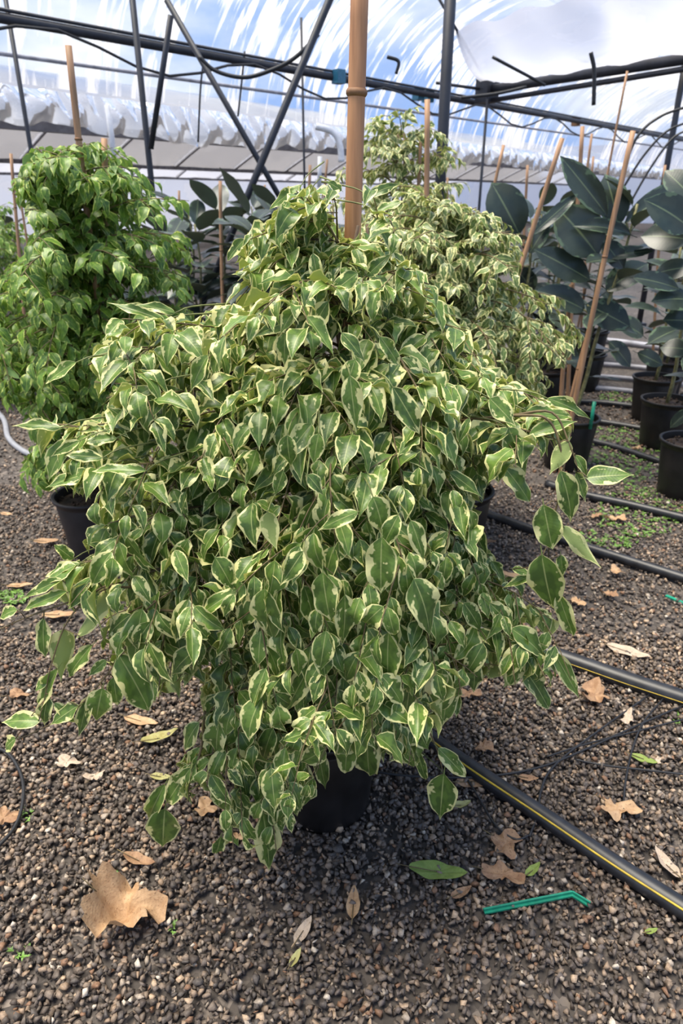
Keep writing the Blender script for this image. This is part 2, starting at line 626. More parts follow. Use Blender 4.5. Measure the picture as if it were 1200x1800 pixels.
def leaf_shape(aspect, curl, fold, wave, ph, prof, nl=9, nw=4, pet=0.12, twist=0.0):
    ts = np.linspace(0, 1, nl + 1)
    ts = 0.5 * ts + 0.5 * (0.5 - 0.5 * np.cos(PI * ts))
    v, f, uv = [], [], []
    y = z = 0.0
    pt = 0.0
    for i, t in enumerate(ts):
        a = -0.25 * curl + curl * 1.25 * t
        dt = t - pt
        y += dt * math.cos(a)
        z -= dt * math.sin(a)
        pt = t
        w = aspect * 0.5 * np.interp(t, F_T, prof)
        for k in range(nw + 1):
            u = -1 + 2 * k / nw
            au = abs(u)
            x = w * u * math.cos(fold * (0.6 + 0.4 * au))
            dz = w * au * math.sin(fold) + wave * w * au * au * math.sin(2 * PI * (1.7 * t) + ph + (1.3 if u < 0 else 0))
            tw = twist * t
            x2 = x * math.cos(tw) - dz * math.sin(tw)
            dz2 = x * math.sin(tw) + dz * math.cos(tw)
            # offsets act along the local normal of the midline
            v.append((x2, y + dz2 * math.sin(a), z + dz2 * math.cos(a)))
            uv.append((0.5 + 0.5 * u, t))
    n = nw + 1
    for i in range(nl):
        for k in range(nw):
            a0 = i * n + k
            f.append((a0, a0 + 1, a0 + n + 1, a0 + n))
    if pet:
        b = len(v)
        r = 0.011
        for (yy, zz, q) in ((0.02, 0.0, 1.0), (-pet, -0.02, 0.8)):
            for an in (0, 2 * PI / 3, 4 * PI / 3):
                v.append((r * q * math.sin(an), yy, zz + r * q * math.cos(an)))
                uv.append((0.5, 0.0))
        for k in range(3):
            k2 = (k + 1) % 3
            f.append((b + k, b + k2, b + 3 + k2, b + 3 + k))
    return Shape(v, f, uv)


lr_ = random.Random(3)
BENJ = [leaf_shape(lr_.uniform(.42, .54), lr_.uniform(.2, 1.5), lr_.uniform(.05, .6), lr_.uniform(.1, .55), lr_.uniform(0, 6), F_BENJ,
                   twist=lr_.uniform(-.9, .9)) for _ in range(18)]
BENJ_HERO = [leaf_shape(.50, lr_.uniform(.15, .7), lr_.uniform(.05, .3), lr_.uniform(.10, .35), lr_.uniform(0, 6), F_BENJ if i % 3 else F_OBO,
                        nl=12, nw=6, twist=lr_.uniform(-.35, .35)) for i in range(14)]
BENJ_LOW = [leaf_shape(lr_.uniform(.42, .52), lr_.uniform(.4, 1.2), lr_.uniform(.1, .5), lr_.uniform(.05, .3), lr_.uniform(0, 6), F_BENJ, nl=6, nw=2,
                       pet=0.1, twist=lr_.uniform(-.5, .5)) for _ in range(8)]
RUB = [leaf_shape(.50, lr_.uniform(.1, .6), lr_.uniform(.08, .32), lr_.uniform(.0, .08), lr_.uniform(0, 6), F_RUB, nl=10, nw=4, pet=0.16) for _ in range(6)]


def leaf_matrix(pos, d, nrm, s, sx=1.0):
    d = d.normalized()
    x = d.cross(nrm)
    if x.length < 1e-5:
        x = d.orthogonal()
    x.normalize()
    n = x.cross(d)
    return ((x.x * s * sx, d.x * s, n.x * s, pos.x), (x.y * s * sx, d.y * s, n.y * s, pos.y), (x.z * s * sx, d.z * s, n.z * s, pos.z))


PLANTS = []   # each: dict(thing, shapes, mat, L=list of (matrix, shape id, hero flag))


def new_plant(th, shapes, mat, limit=300, name='leaf'):
    p = dict(th=th, shapes=shapes, mat=mat, m=[], k=[], limit=limit, name=name)
    PLANTS.append(p)
    return p


def put(p, m, k):
    p['m'].append(m)
    p['k'].append(k)


UP = Vector((0, 0, 1))


def inside(poly, x, y):
    c = False
    j = len(poly) - 1
    for i in range(len(poly)):
        xi, yi = poly[i]
        xj, yj = poly[j]
        if (yi > y) != (yj > y) and x < (xj - xi) * (y - yi) / (yj - yi + 1e-9) + xi:
            c = not c
        j = i
    return c


def leaf_ok(mask, pos, d, s):
    if mask is None:
        return True
    a, b = pos + d * s * 0.25, pos + d * s
    for q in (a, b):
        x, y, _ = proj((q.x, q.y, q.z))
        if not mask(float(x), float(y)):
            return False
    return True


def leaves_on(p, path, i0, size, gap, rnd, mask=None, hang=(0.2, 0.9), center=None, jit=0.5, upw=0.8, outw=.75):
    """alternate leaves along a twig"""
    acc = 0.0
    side = rnd.choice((-1, 1))
    for i in range(max(1, i0), len(path)):
        a, b = path[i - 1], path[i]
        seg = (b - a).length
        acc += seg
        while acc > gap:
            acc -= gap * rnd.uniform(.8, 1.25)
            t = (b - a).normalized()
            pos = a.lerp(b, rnd.random())
            sd = t.cross(UP)
            if sd.length < .05:
                sd = Vector((rnd.uniform(-1, 1), rnd.uniform(-1, 1), 0))
            sd.normalize()
            side = -side
            g = rnd.uniform(*hang)
            d = t * rnd.uniform(.35, .8) + sd * side * rnd.uniform(.4, .95) - UP * g
            d.normalize()
            o = Vector((0, 0, 0))
            if center is not None:
                o = pos - Vector((center[0], center[1], pos.z))
                if o.length > 1e-4:
                    o.normalize()
            nr = UP * upw + o * outw + Vector((rnd.uniform(-1, 1), rnd.uniform(-1, 1), rnd.uniform(-.6, .6))) * jit
            s = size * rnd.uniform(.62, 1.15)
            if leaf_ok(mask, pos, d, s):
                put(p, leaf_matrix(pos + d * s * .1, d, nr, s), rnd.randrange(len(p['shapes'])) if 'pick' not in p else rnd.choice(p['pick']))
    # terminal leaf
    t = (path[-1] - path[-2]).normalized()
    d = (t - UP * .4).normalized()
    s = size * rnd.uniform(.5, .9)
    if leaf_ok(mask, path[-1], d, s):
        put(p, leaf_matrix(path[-1] + d * s * .1, d, UP + Vector((rnd.uniform(-.4, .4), rnd.uniform(-.6, .2), 0)), s),
            rnd.randrange(len(p['shapes'])) if 'pick' not in p else rnd.choice(p['pick']))


def grow(p0, d, L, droop, n, rnd, wob=.12):
    pts = [Vector(p0)]
    d = Vector(d).normalized()
    st = L / n
    for i in range(n):
        d = d + Vector((rnd.uniform(-wob, wob), rnd.uniform(-wob, wob), rnd.uniform(-wob, wob) * .6 - droop * st))
        d.normalize()
        pts.append(pts[-1] + d * st)
    return pts


def trim(path, mask):
    """cut a shoot where it leaves the crown outline"""
    if mask is None:
        return path
    o = []
    for q in path:
        x, y, _ = proj((q.x, q.y, q.z))
        if not mask(float(x), float(y)) and len(o) >= 2:
            break
        o.append(q)
    return o


def dress_branch(p, th, path, rnd, size, gap, mask, center, r0=.004, tw=(.07, .17), ntw=6, hang=(.2, .9), start=.25, twdroop=3.0, jit=.5, upw=.8, name='branch', outw=.75):
    path = trim(path, mask)
    if len(path) < 3:
        return
    mb = MB()
    n = len(path)
    mb.tube(path, [r0 * (1 - .75 * i / (n - 1)) for i in range(n)], 5)
    leaves_on(p, path, int(n * start), size, gap, rnd, mask, hang, center, jit, upw, outw)
    for k in range(ntw):
        f = start + (1 - start) * (k + rnd.random()) / ntw
        i = min(n - 2, int(f * (n - 1)))
        t = (path[i + 1] - path[i]).normalized()
        sd = t.cross(UP)
        if sd.length < .05:
            sd = Vector((1, 0, 0))
        sd.normalize()
        sd *= (-1 if k % 2 else 1)
        d = t * rnd.uniform(.3, .9) + sd * rnd.uniform(.5, 1.0) + UP * rnd.uniform(-.5, .25)
        tp = grow(path[i], d, rnd.uniform(*tw), twdroop, 5, rnd)
        tp = trim(tp, mask)
        if len(tp) < 3:
            continue
        mb.tube(tp, [r0 * .45 * (1 - .5 * j / 5) for j in range(len(tp))], 4)
        leaves_on(p, tp, 1, size, gap, rnd, mask, hang, center, jit, upw, outw)
    mb.build(name, M_TWIG, th)


def pot(name, label, c, r_top, r_bot, h, mat=None, group=None, soil=True):
    mat = mat or M_POT
    th = thing(name, label, 'pot', (c[0], c[1], 0), group)
    m = MB()
    fl = h * .14
    prof = [(0.0, .012), (r_bot * .90, .012), (r_bot * .92, .0), (r_bot, .0), (r_bot + .004, .012), (r_bot + (r_top - r_bot) * .80, h - fl), (r_top - .008, h - fl + .004),
            (r_top - .002, h - .016), (r_top + .006, h - .014), (r_top + .007, h - .002), (r_top + .003, h), (r_top - .006, h - .002), (r_top - .012, h - .05), (r_bot - .006, .02), (0, .02)]
    m.lathe((c[0], c[1], 0), prof[:7], 40).lathe((c[0], c[1], 0), prof[11:], 40)
    m.build('pot_wall', mat, th)
    MB().lathe((c[0], c[1], 0), prof[6:12], 40).build('rim', mat, th)
    if soil:
        s = MB()
        rr = r_top - .014
        s.lathe((c[0], c[1], 0), [(0, h - .028), (rr * .3, h - .024), (rr * .6, h - .031), (rr * .9, h - .03), (rr, h - .036)], 24)
        for k in range(60):
            a, q = rng.uniform(0, 2 * PI), rr * .93 * math.sqrt(rng.random())
            s.box((c[0] + q * math.cos(a), c[1] + q * math.sin(a), h - .026), (rng.uniform(.005, .014), rng.uniform(.005, .014), .01),
                  Matrix.Rotation(rng.uniform(0, 3), 3, Vector((rng.random(), rng.random(), 1))))
        s.build('soil', M_SOIL, th, False)
    return th


def cane(label, a, b, r, group=None, mat=None, nodes=3):
    """bamboo cane from a to b with swollen nodes"""
    a, b = Vector(a), Vector(b)
    th = thing('bamboo_stake', label, 'stake', a, group)
    n = 14
    m = MB()
    pts, rad = [], []
    L = (b - a).length
    side = (b - a).cross(Vector((.3, 1, .2))).normalized()
    for i in range(n + 1):
        t = i / n
        pts.append(a.lerp(b, t) + side * math.sin(t * 5 + r * 900) * r * .35)
        rad.append(r * (1.0 - .12 * t))
    m.tube(pts, rad, 10)
    m.build('cane', mat or M_BAMBOO2, th)
    if nodes:
        nd = MB()
        for k in range(nodes):
            t = (k + .5 + rng.uniform(-.2, .2)) / nodes
            c = a.lerp(b, t) + side * math.sin(t * 5 + r * 900) * r * .35
            ax = (b - a).normalized()
            nd2 = MB().tube([c - ax * r * .35, c - ax * r * .1, c + ax * r * .1, c + ax * r * .35], [r * .93, r * 1.1, r * 1.1, r * .93], 10)
            nd2.build('node_ring', M_NODE, th)
    return th


# ================================================================== THE SETTING
# floor
fm = bpy.data.meshes.new('floor')
xs = [-60 + 120 * i / 24 for i in range(25)]
ys = [-8 + 128 * i / 24 for i in range(25)]
fm.from_pydata([(x, y, -.003) for y in ys for x in xs], [], [(j * 25 + i, j * 25 + i + 1, (j + 1) * 25 + i + 1, (j + 1) * 25 + i) for j in range(24) for i in range(24)])
fm.materials.append(M_GROUND)
FLOOR = bpy.data.objects.new('floor', fm)
COL.objects.link(FLOOR)
tag(FLOOR, kind='structure')


def film_sheet(name, fn, ns, ntt, mat, parent=None, uvs=(1, 1), kind='structure'):
    """fn(a, b) in [0,1]^2 -> point"""
    v, f, uv = [], [], []
    for j in range(ntt + 1):
        for i in range(ns + 1):
            v.append(fn(i / ns, j / ntt))
            uv.append((uvs[0] * i / ns, uvs[1] * j / ntt))
    for j in range(ntt):
        for i in range(ns):
            a = j * (ns + 1) + i
            f.append((a, a + 1, a + ns + 2, a + ns + 1))
    s = Shape(v, f, uv)
    me = mesh_arrays(name, s.v, s.loops, s.tot, s.uvl)
    me.materials.append(mat)
    o = bpy.data.objects.new(name, me)
    COL.objects.link(o)
    if parent is not None:
        o.parent = parent
    elif kind:
        tag(o, kind=kind)
    return o


GA, GB = AH(0, 215, 2.3), AH(1150, 312, 2.3)
U_ = (GB - GA).normalized()                      # along the gutters
NQ = Vector((-U_.y, U_.x, 0))                    # across the bays, away from the camera
Q0 = GA.dot(NQ)
S0 = GA.dot(U_)


def BAY(s, q, z):
    return U_ * s + NQ * q + Vector((0, 0, z))


wr = random.Random(21)
WV = [(wr.uniform(2, 9), wr.uniform(0, 6), wr.uniform(-1.2, 1.2), wr.uniform(.3, 1)) for _ in range(16)]


def wrinkle(s, t):
    return sum(a * math.sin(k * s + ph + sl * t * 2) for k, ph, sl, a in WV) / 8.0


SLO, SHI = -4.0, 50.0
QR = Q0 - 3.0
ZG, ZR = 2.34, 4.9


def roof_far(a, b):
    b = .10 + .90 * b
    s = SLO + (SHI - SLO) * a
    w = .05 * wrinkle(s, b) * math.sin(PI * min(1, b * .9 + .1)) + .05 * math.sin(s * 1.3) * math.sin(PI * b)
    q = Q0 - .1 + (QR - Q0) * (1 - math.cos(b * PI / 2)) + w
    return BAY(s, q, ZG + (ZR - ZG) * math.sin(b * PI / 2) + .3 * w)


ceil1 = film_sheet('ceiling', roof_far, 420, 22, M_FILM, uvs=(54, 5.0))


def roof_near(a, b):
    s = 3.0 + (SHI - 3.0) * a
    q = QR - 3.5 * b
    return BAY(s, q, ZR - 1.35 * b + .045 * wrinkle(s + 9, b))


film_sheet('ceiling', roof_near, 300, 10, M_FILM, uvs=(47, 3.2))


# bunched, ragged lower edge of the film above the gutter
def bunch(a, b):
    s = SLO + (SHI - SLO) * a
    z1 = 2.32 - .07 * abs(math.sin(s * 2.1)) - .06 * abs(math.sin(s * 5.3 + 1)) - .05 * math.sin(s * .9)
    z0 = 2.68
    bulge = .10 * math.sin(PI * b) * (1 + .6 * math.sin(s * 3.7)) + .035 * math.sin(s * 11 + b * 4) + .025 * math.sin(s * 23 - b * 6)
    return BAY(s, Q0 - .35 - bulge, z1 + (z0 - z1) * (1 - b))


film_sheet('ceiling', bunch, 900, 8, M_FILM_BUNCH, uvs=(60, 1))

# the next bays: low vaults of dull film, their bows and gutters
for bi in range(2):
    q0 = Q0 + bi * 8.8
    vault = film_sheet('ceiling', lambda a, b, q0=q0: BAY(-10 + 60 * a, q0 + .15 + 8.5 * b, 2.32 + 1.25 * math.sin(PI * b) + .03 * wrinkle(60 * a, b)), 160, 16,
                       M_FILM_GREY, uvs=(60, 9))
    for k in range(22):
        s = -7 + k * 2.5
        pts = [BAY(s, q0 + .15 + 8.5 * j / 12, 2.28 + 1.25 * math.sin(PI * j / 12)) for j in range(13)]
        MB().tube(pts, .03, 5).build('bow', M_STEEL2, vault)
    for j in (3, 6, 9):
        MB().tube([BAY(-10, q0 + .15 + 8.5 * j / 12, 2.25 + 1.25 * math.sin(PI * j / 12)), BAY(50, q0 + .15 + 8.5 * j / 12, 2.25 + 1.25 * math.sin(PI * j / 12))], .022, 5).build('purlin', M_STEEL2, vault)
for i in range(3):
    q = Q0 + i * 8.8
    g = MB()
    for (dq, dz) in ((-.14, .05), (-.08, -.05), (.08, -.05), (.14, .05)):
        pass
    g.v = [BAY(s, q + dq, 2.28 + dz) for s in (-10, 50) for (dq, dz) in ((-.15, .06), (-.07, -.05), (.07, -.05), (.15, .06))]
    g.f = [(0, 1, 5, 4), (1, 2, 6, 5), (2, 3, 7, 6)]
    tag(g.build('trim_%d' % (i + 1), M_STEEL2, None, False), kind='structure')

film_sheet('wall_far', lambda a, b: BAY(-14 + 64 * a, Q0 + 17.8 + .05 * wrinkle(64 * a, b), 2.35 * b), 200, 6, M_FILM_WALL, uvs=(64, 2.4))
film_sheet('wall_end', lambda a, b: BAY(SHI + .05 * wrinkle(40 * a, b), -14 + (Q0 + 32) * a, 4.6 * b), 120, 8, M_FILM_WALL, uvs=(40, 4.5))


# purlin and ties under the near roof
def along(name, label, pts, r, mat, cat='pipe', n=8):
    o = MB().tube(pts, r, n).build(name, mat)
    return tag(o, label, cat)


def ext(a, b, e0, e1):
    return a + (a - b) * e0, b + (b - a) * e1


a, b = ext(AH(40, 100, 2.98), AH(1190, 262, 2.98), .25, .25)
along('roof_purlin', 'long thin grey roof purlin running across under the plastic film', [a, b], .024, M_STEEL2)
a, b = ext(AH(385, 100, 2.6), AH(1195, 245, 2.6), .25, .3)
beam = thing('truss_beam', 'long dark beam crossing the upper right with blue clamps and cables', 'beam', a)
MB().tube([a, b], .036, 10).build('beam_tube', M_STEEL, beam)
MB().tube([a + Vector((0, -.02, .05)), b + Vector((0, -.02, .05))], .014, 8).build('upper_chord', M_STEEL, beam)
for px, py in ((735, 166), (752, 170), (1012, 214), (595, 135)):
    c = AH(px, py, 2.6)
    MB().box(c, (.11, .11, .13), Matrix.Rotation(.7, 3, 'Z')).build('clamp', M_BLUE if px != 1012 else M_NODE, beam, False)
hang = [a.lerp(b, t) + Vector((0, -.07, -.12 - .10 * math.sin(t * 60))) for t in [i / 60 for i in range(61)]]
along('sagging_cable', 'thin dark cable sagging along the underside of the long beam', hang, .012, M_WIRE, 'cable', 5)

# cross beam at upper right and the film over it
nA, nB = AH(856, 158, 2.72), AH(1290, 90, 2.72)
cb_ = thing('cross_beam', 'dark cross beam slanting up to the right corner under a film valley', 'beam', nA)
MB().tube([nA + (nA - nB) * .01, nB + (nB - nA) * .5], .055, 10).build('beam_tube', M_STEEL, cb_)
MB().tube([nA + Vector((0, 0, -.13)), nB + (nB - nA) * .5 + Vector((0, 0, -.06))], .03, 8).build('lower_rail', M_STEEL, cb_)
MB().box(nA, (.22, .22, .30), Matrix.Rotation(.6, 3, 'Z')).build('joint_plate', M_STEEL, cb_, False)
MB().tube([nA, nA + Vector((-.7, -.15, .06))], .02, 6).build('strut', M_STEEL, cb_)
MB().tube([nA + Vector((.25, -.2, .03)), nA + Vector((.4, -.3, .03))], .05, 8).build('clamp', M_BLUE, cb_)
vA, vB = AH(800, 60, 3.3), AH(1240, -60, 3.3)
film_sheet('ceiling', lambda a, b: (nA.lerp(nB + (nB - nA) * .5, a)).lerp(vA.lerp(vB + (vB - vA) * .5, a), b) + Vector((0, 0, .05 - .18 * math.sin(PI * b) + .03 * math.sin(a * 40 + b * 5))),
           60, 14, M_FILM_GREY, uvs=(5, 2))
e_ = Vector((-.09, -.06, .16))
along('film_edge_pipe', 'short dark pipe edging the film valley above the cross beam', [nA + e_, vA + (vA - nA) * .5 + e_], .018, M_STEEL)


def post(label, px, py, Y, r, top=3.2, group=None, mat=None, base=True):
    q = P(px, py, Y)
    th = thing('support_post', label, 'post', (q.x, q.y, 0), group)
    MB().tube([(q.x, q.y, 0.0), (q.x, q.y, top)], r, 10).build('post_tube', mat or M_STEEL, th)
    if base:
        MB().box((q.x, q.y, .02), (r * 4, r * 4, .04)).build('base_plate', mat or M_STEEL, th, False)
    return th


post('dark steel post rising right of the tall thick bamboo stake', 778, 240, 4.7, .034)
post('dark steel post joined by a slanting brace at upper left', 264, 300, 6.0, .023)
post('slender dark post leaning at the far upper left edge', 52, 250, 7.5, .021)
post('thin dark post behind the crossed braces', 533, 220, 9.0, .014)
post('thin grey-blue post under the cross beam joint', 849, 270, 10.4, .019, 2.6)
post('dark post at the right edge of the house', 1188, 200, 8.5, .033)


def bar(name, label, a, b, r, cat='brace'):
    th = MB().tube([a, b], r, 8).build(name, M_STEEL)
    return tag(th, label, cat)


a = P(268, 262, 6.0)
b = P(292, 100, 5.9)
bar('slanting_brace', 'dark slanting brace rising from the joined post at upper left', a + Vector((0, -.05, 0)), b + (b - a) * .4 + Vector((0, -.04, 0)), .021)
a, b = P(350, 100, 6.4), P(498, 358, 6.4)
a, b = ext(a, b, .35, .6)
bar('cross_brace', 'dark brace of the X, falling from left to right', a, b, .023)
a, b = P(537, 100, 5.6), P(345, 560, 5.6)
d = (b - a).normalized()
a = a - d * .6
b = b + d * (b.z / -d.z)
bar('cross_brace', 'thicker dark brace of the X, falling from right to left', a, b, .026)
# hanging wires and hoses by the roof
for lab, pts, Y, r in (
        ('thin black cable looping under the roof left of the stake', [(350, 100), (380, 125), (430, 136), (480, 122), (520, 100), (560, 60)], 6.2, .016),
        ('thin dark wire hanging near the crossed braces', [(357, 110), (352, 160), (348, 250)], 8, .010),
        ('second thin wire hanging right of the crossed braces', [(430, 90), (424, 150), (418, 205)], 8, .010),
        ('short bent rod dangling at top right of the stake', [(680, 100), (700, 108), (696, 130)], 5.5, .012),
        ('short rod hanging from the cross beam', [(1038, 92), (1044, 125), (1043, 185)], 7, .018),
        ('bent black hose looping at right edge under the beam', [(1215, 185), (1160, 205), (1120, 240), (1095, 300), (1070, 370)], 6.5, .012),
        ('second black hose arching beside the bent one', [(1215, 212), (1170, 232), (1130, 275), (1095, 330)], 6.5, .010),
        ('third black hose reaching down to the rubber plants', [(1215, 225), (1180, 245), (1140, 300), (1100, 370)], 6.3, .009),
        ('thin strut under the film valley at right', [(865, 100), (940, 140), (958, 150)], 7.4, .014),
        ('thin stay reaching the blue clamp from the beam', [(810, 172), (870, 165), (925, 153)], 8.6, .018)):
    o = MB().tube(smooth_path([P(x, y, Y) for x, y in pts], 8), r, 6).build('hanging_cable', M_WIRE)
    tag(o, lab, 'cable')
# white band and the knotted film with its hose
o = MB().tube([P(188, 185, 9.5), P(196, 240, 9.5), P(203, 300, 9.5)], .035, 6).build('white_strap', M_WHITE)
tag(o, 'white strap hanging from the film edge at upper left', 'strap')
o = MB().tube(smooth_path([P(555, 222, 8.6), P(585, 232, 8.6), P(597, 255, 8.6), P(600, 285, 8.6)], 6), .035, 8).build('white_hose', M_WHITE)
tag(o, 'bent white hose tied to the film beside the stake', 'hose')
o = MB().tube([P(562, 275, 9.6), P(561, 330, 9.6)], .03, 6).build('white_strap', M_WHITE)
tag(o, 'short white strap below the bunched film left of the stake', 'strap')
o = MB().tube([P(1030, 322, 12), P(1026, 342, 12)], .06, 6).build('white_strap', M_WHITE)
tag(o, 'small white tag hanging above the rubber plants', 'strap')

# ================================================================== THE MAIN PLANT
AX = Vector((-.04, 1.285, 0))
pot('plant_pot', 'round black plastic pot of the big variegated ficus in front', (AX.x, AX.y), .139, .106, .30)
# bamboo stake, leaning
sa, sb = Vector((-.028, 1.285, .27)), P(634, 40, 1.285)
cane('thick tan bamboo stake standing in the front variegated ficus', sa, sb + (sb - sa) * .08, .0165, mat=M_BAMBOO, nodes=4)

MAIN = thing('variegated_ficus', 'large weeping ficus with green and cream variegated leaves in front', 'plant', AX)
pl = new_plant(MAIN, BENJ + BENJ_HERO, M_LEAF)
pl['pick'] = list(range(len(BENJ)))
POLY = [(560, 330), (690, 335), (700, 440), (760, 490), (810, 560), (860, 640), (930, 680), (1035, 705), (1010, 790), (930, 800), (880, 850), (835, 890), (845, 940), (875, 1000),
        (960, 1040), (990, 1100), (1015, 1210), (1000, 1230), (930, 1225), (870, 1190), (815, 1200), (800, 1270), (760, 1290), (745, 1350), (670, 1345), (640, 1350),
        (600, 1320), (570, 1330), (550, 1400), (525, 1450), (480, 1530), (430, 1500), (370, 1500), (380, 1400), (300, 1420), (310, 1330), (350, 1235), (330, 1195), (270, 1240), (200, 1190),
        (150, 1090), (60, 1060), (60, 1000), (130, 950), (180, 900), (80, 850), (50, 800), (40, 735), (190, 720), (140, 650), (150, 600), (190, 530), (330, 545),
        (430, 520), (400, 440), (480, 380), (500, 335)]


def mask_main(x, y):
    if 596 < x < 645 and y < 425:
        return False
    return inside(POLY, x, y)


R1 = random.Random(101)
# trunks: three stems twisted round the stake
trunks = []
for k in range(3):
    ph = k * 2.1
    pts = []
    for i in range(15):
        t = i / 14
        z = .28 + (1.36 - .28) * t
        c = sa.lerp(sb, (z - sa.z) / (sb.z - sa.z))
        r = .028 + .012 * math.sin(t * 7 + k)
        pts.append(Vector((c.x + r * math.cos(ph + t * 5), c.y + r * math.sin(ph + t * 5), z)))
    MB().tube(pts, [.009 * (1 - .7 * i / 14) for i in range(15)], 7).build('stem', M_BARK, MAIN)
    trunks.append(pts)


def trunk_at(z):
    t = (z - .28) / (1.36 - .28)
    t = min(max(t, 0), 1)
    pts = R1.choice(trunks)
    i = min(13, int(t * 14))
    return pts[i].lerp(pts[i + 1], t * 14 - i)


NB = 104
for i in range(NB):
    t = (i + .5) / NB
    z = .40 + .95 * t ** .9
    az = i * 2.399963 + R1.uniform(-.3, .3)
    R = np.interp(z, [.36, .5, .7, .9, 1.05, 1.2, 1.3, 1.36], [.30, .42, .52, .55, .50, .34, .20, .10])
    ca, sa_ = math.cos(az), math.sin(az)
    if ca < 0:
        R *= 1.0 + .22 * -ca
    if sa_ < 0 and z < .8:
        R *= .88
    el = np.interp(z, [.36, .8, 1.2, 1.36], [.15, .45, .7, 1.1]) + R1.uniform(-.15, .15)
    L = R * R1.uniform(.95, 1.2)
    path = grow(trunk_at(z), (ca * math.cos(el), sa_ * math.cos(el), math.sin(el)), L, np.interp(z, [.36, .9, 1.36], [2.6, 2.8, 3.2]), 9, R1, .10)
    dress_branch(pl, MAIN, path, R1, .064 if z > .8 else .070, .018, mask_main, (AX.x, AX.y), r0=.0030, ntw=7, start=.22, hang=(-.2, .5) if z > .8 else (.4, 1.3), upw=1.7 if z > .8 else .6, jit=.7, outw=.15 if z > .8 else .7)

# boughs whose course the photograph shows
BOUGHS = [
    ([(600, 640, 1.26), (480, 590, 1.2), (330, 570, 1.14), (215, 560, 1.10)], 9),
    ([(600, 690, 1.26), (430, 630, 1.16), (270, 610, 1.08), (170, 625, 1.02)], 9),
    ([(600, 760, 1.26), (420, 690, 1.12), (290, 690, 1.02), (230, 680, .98)], 7),
    ([(600, 830, 1.26), (400, 760, 1.14), (220, 745, 1.05), (110, 752, 1.00)], 10),
    ([(600, 880, 1.26), (420, 810, 1.10), (260, 815, .98), (165, 825, .93)], 9),
    ([(600, 930, 1.26), (430, 890, 1.08), (280, 900, .96), (190, 920, .92)], 9),
    ([(600, 1000, 1.26), (430, 940, 1.06), (270, 970, .94), (140, 990, .90)], 9),
    ([(590, 1060, 1.26), (440, 990, 1.04), (300, 1040, .90), (230, 1100, .86)], 7),
    ([(620, 640, 1.26), (720, 560, 1.24), (800, 580, 1.22), (850, 640, 1.22)], 8),
    ([(620, 740, 1.26), (760, 670, 1.20), (880, 680, 1.14), (960, 705, 1.10)], 9),
    ([(620, 800, 1.26), (760, 740, 1.14), (870, 740, 1.06), (930, 760, 1.02)], 8),
    ([(620, 950, 1.26), (740, 900, 1.14), (800, 930, 1.08), (840, 980, 1.06)], 8),
    ([(620, 1080, 1.26), (760, 1010, 1.12), (880, 1030, 1.04), (970, 1090, 1.0)], 9),
    ([(620, 1130, 1.26), (740, 1070, 1.08), (860, 1090, .98), (960, 1160, .95)], 9),
    ([(610, 1150, 1.26), (720, 1120, 1.02), (800, 1160, .94), (850, 1200, .92)], 7),
    ([(590, 1180, 1.26), (480, 1170, 1.08), (400, 1260, 1.00), (330, 1350, .98)], 8),
    ([(585, 1200, 1.26), (480, 1230, 1.08), (430, 1330, 1.02), (400, 1470, 1.00)], 8),
    ([(590, 1190, 1.26), (530, 1240, 1.08), (500, 1330, 1.03), (470, 1460, 1.01)], 8),
    ([(600, 1180, 1.26), (640, 1180, 1.06), (690, 1230, 1.0), (730, 1310, .98)], 7),
    ([(600, 1180, 1.26), (600, 1150, 1.05), (610, 1220, .99), (615, 1300, .98)], 6),
    ([(600, 900, 1.2), (560, 860, .98), (540, 940, .86), (530, 1040, .83)], 8),
    ([(600, 900, 1.2), (650, 860, .98), (690, 930, .86), (720, 1030, .83)], 8),
    ([(600, 800, 1.2), (590, 760, 1.0), (580, 840, .88), (590, 960, .84)], 8),
    ([(600, 1000, 1.2), (620, 980, .96), (650, 1050, .86), (680, 1150, .84)], 8),
    ([(600, 1000, 1.2), (500, 980, .96), (460, 1060, .87), (450, 1160, .86)], 8),
    ([(600, 700, 1.24), (560, 640, 1.08), (530, 670, .99), (500, 740, .95)], 8),
    ([(610, 700, 1.24), (680, 620, 1.08), (720, 660, 1.0), (760, 740, .97)], 8),
    ([(605, 560, 1.27), (560, 480, 1.2), (500, 450, 1.16), (440, 470, 1.14)], 6),
    ([(615, 540, 1.27), (650, 440, 1.22), (670, 400, 1.2), (690, 380, 1.18)], 5),
    ([(605, 520, 1.28), (570, 400, 1.24), (540, 360, 1.22), (520, 335, 1.2)], 5),
]
for pts, ntw in BOUGHS:
    path = smooth_path([P(*q) for q in pts], 4)
    dress_branch(pl, MAIN, path, R1, .070, .018, mask_main, (AX.x, AX.y), r0=.0030, ntw=ntw, start=.3, tw=(.06, .14), hang=(-.2, .5) if pts[-1][1] < 850 else (.4, 1.3),
                 upw=1.7 if pts[-1][1] < 850 else .6, jit=.65, outw=.15 if pts[-1][1] < 900 else .7)


def frontY(x, y):
    R = np.interp(y, [330, 500, 600, 700, 850, 1000, 1150, 1300, 1450], [.07, .20, .30, .38, .43, .46, .46, .38, .31])
    dx = (x - 600) / 1000.0
    return float(1.27 - math.sqrt(max(R * R - min(dx * dx, R * R), 0.0009)) - .015)


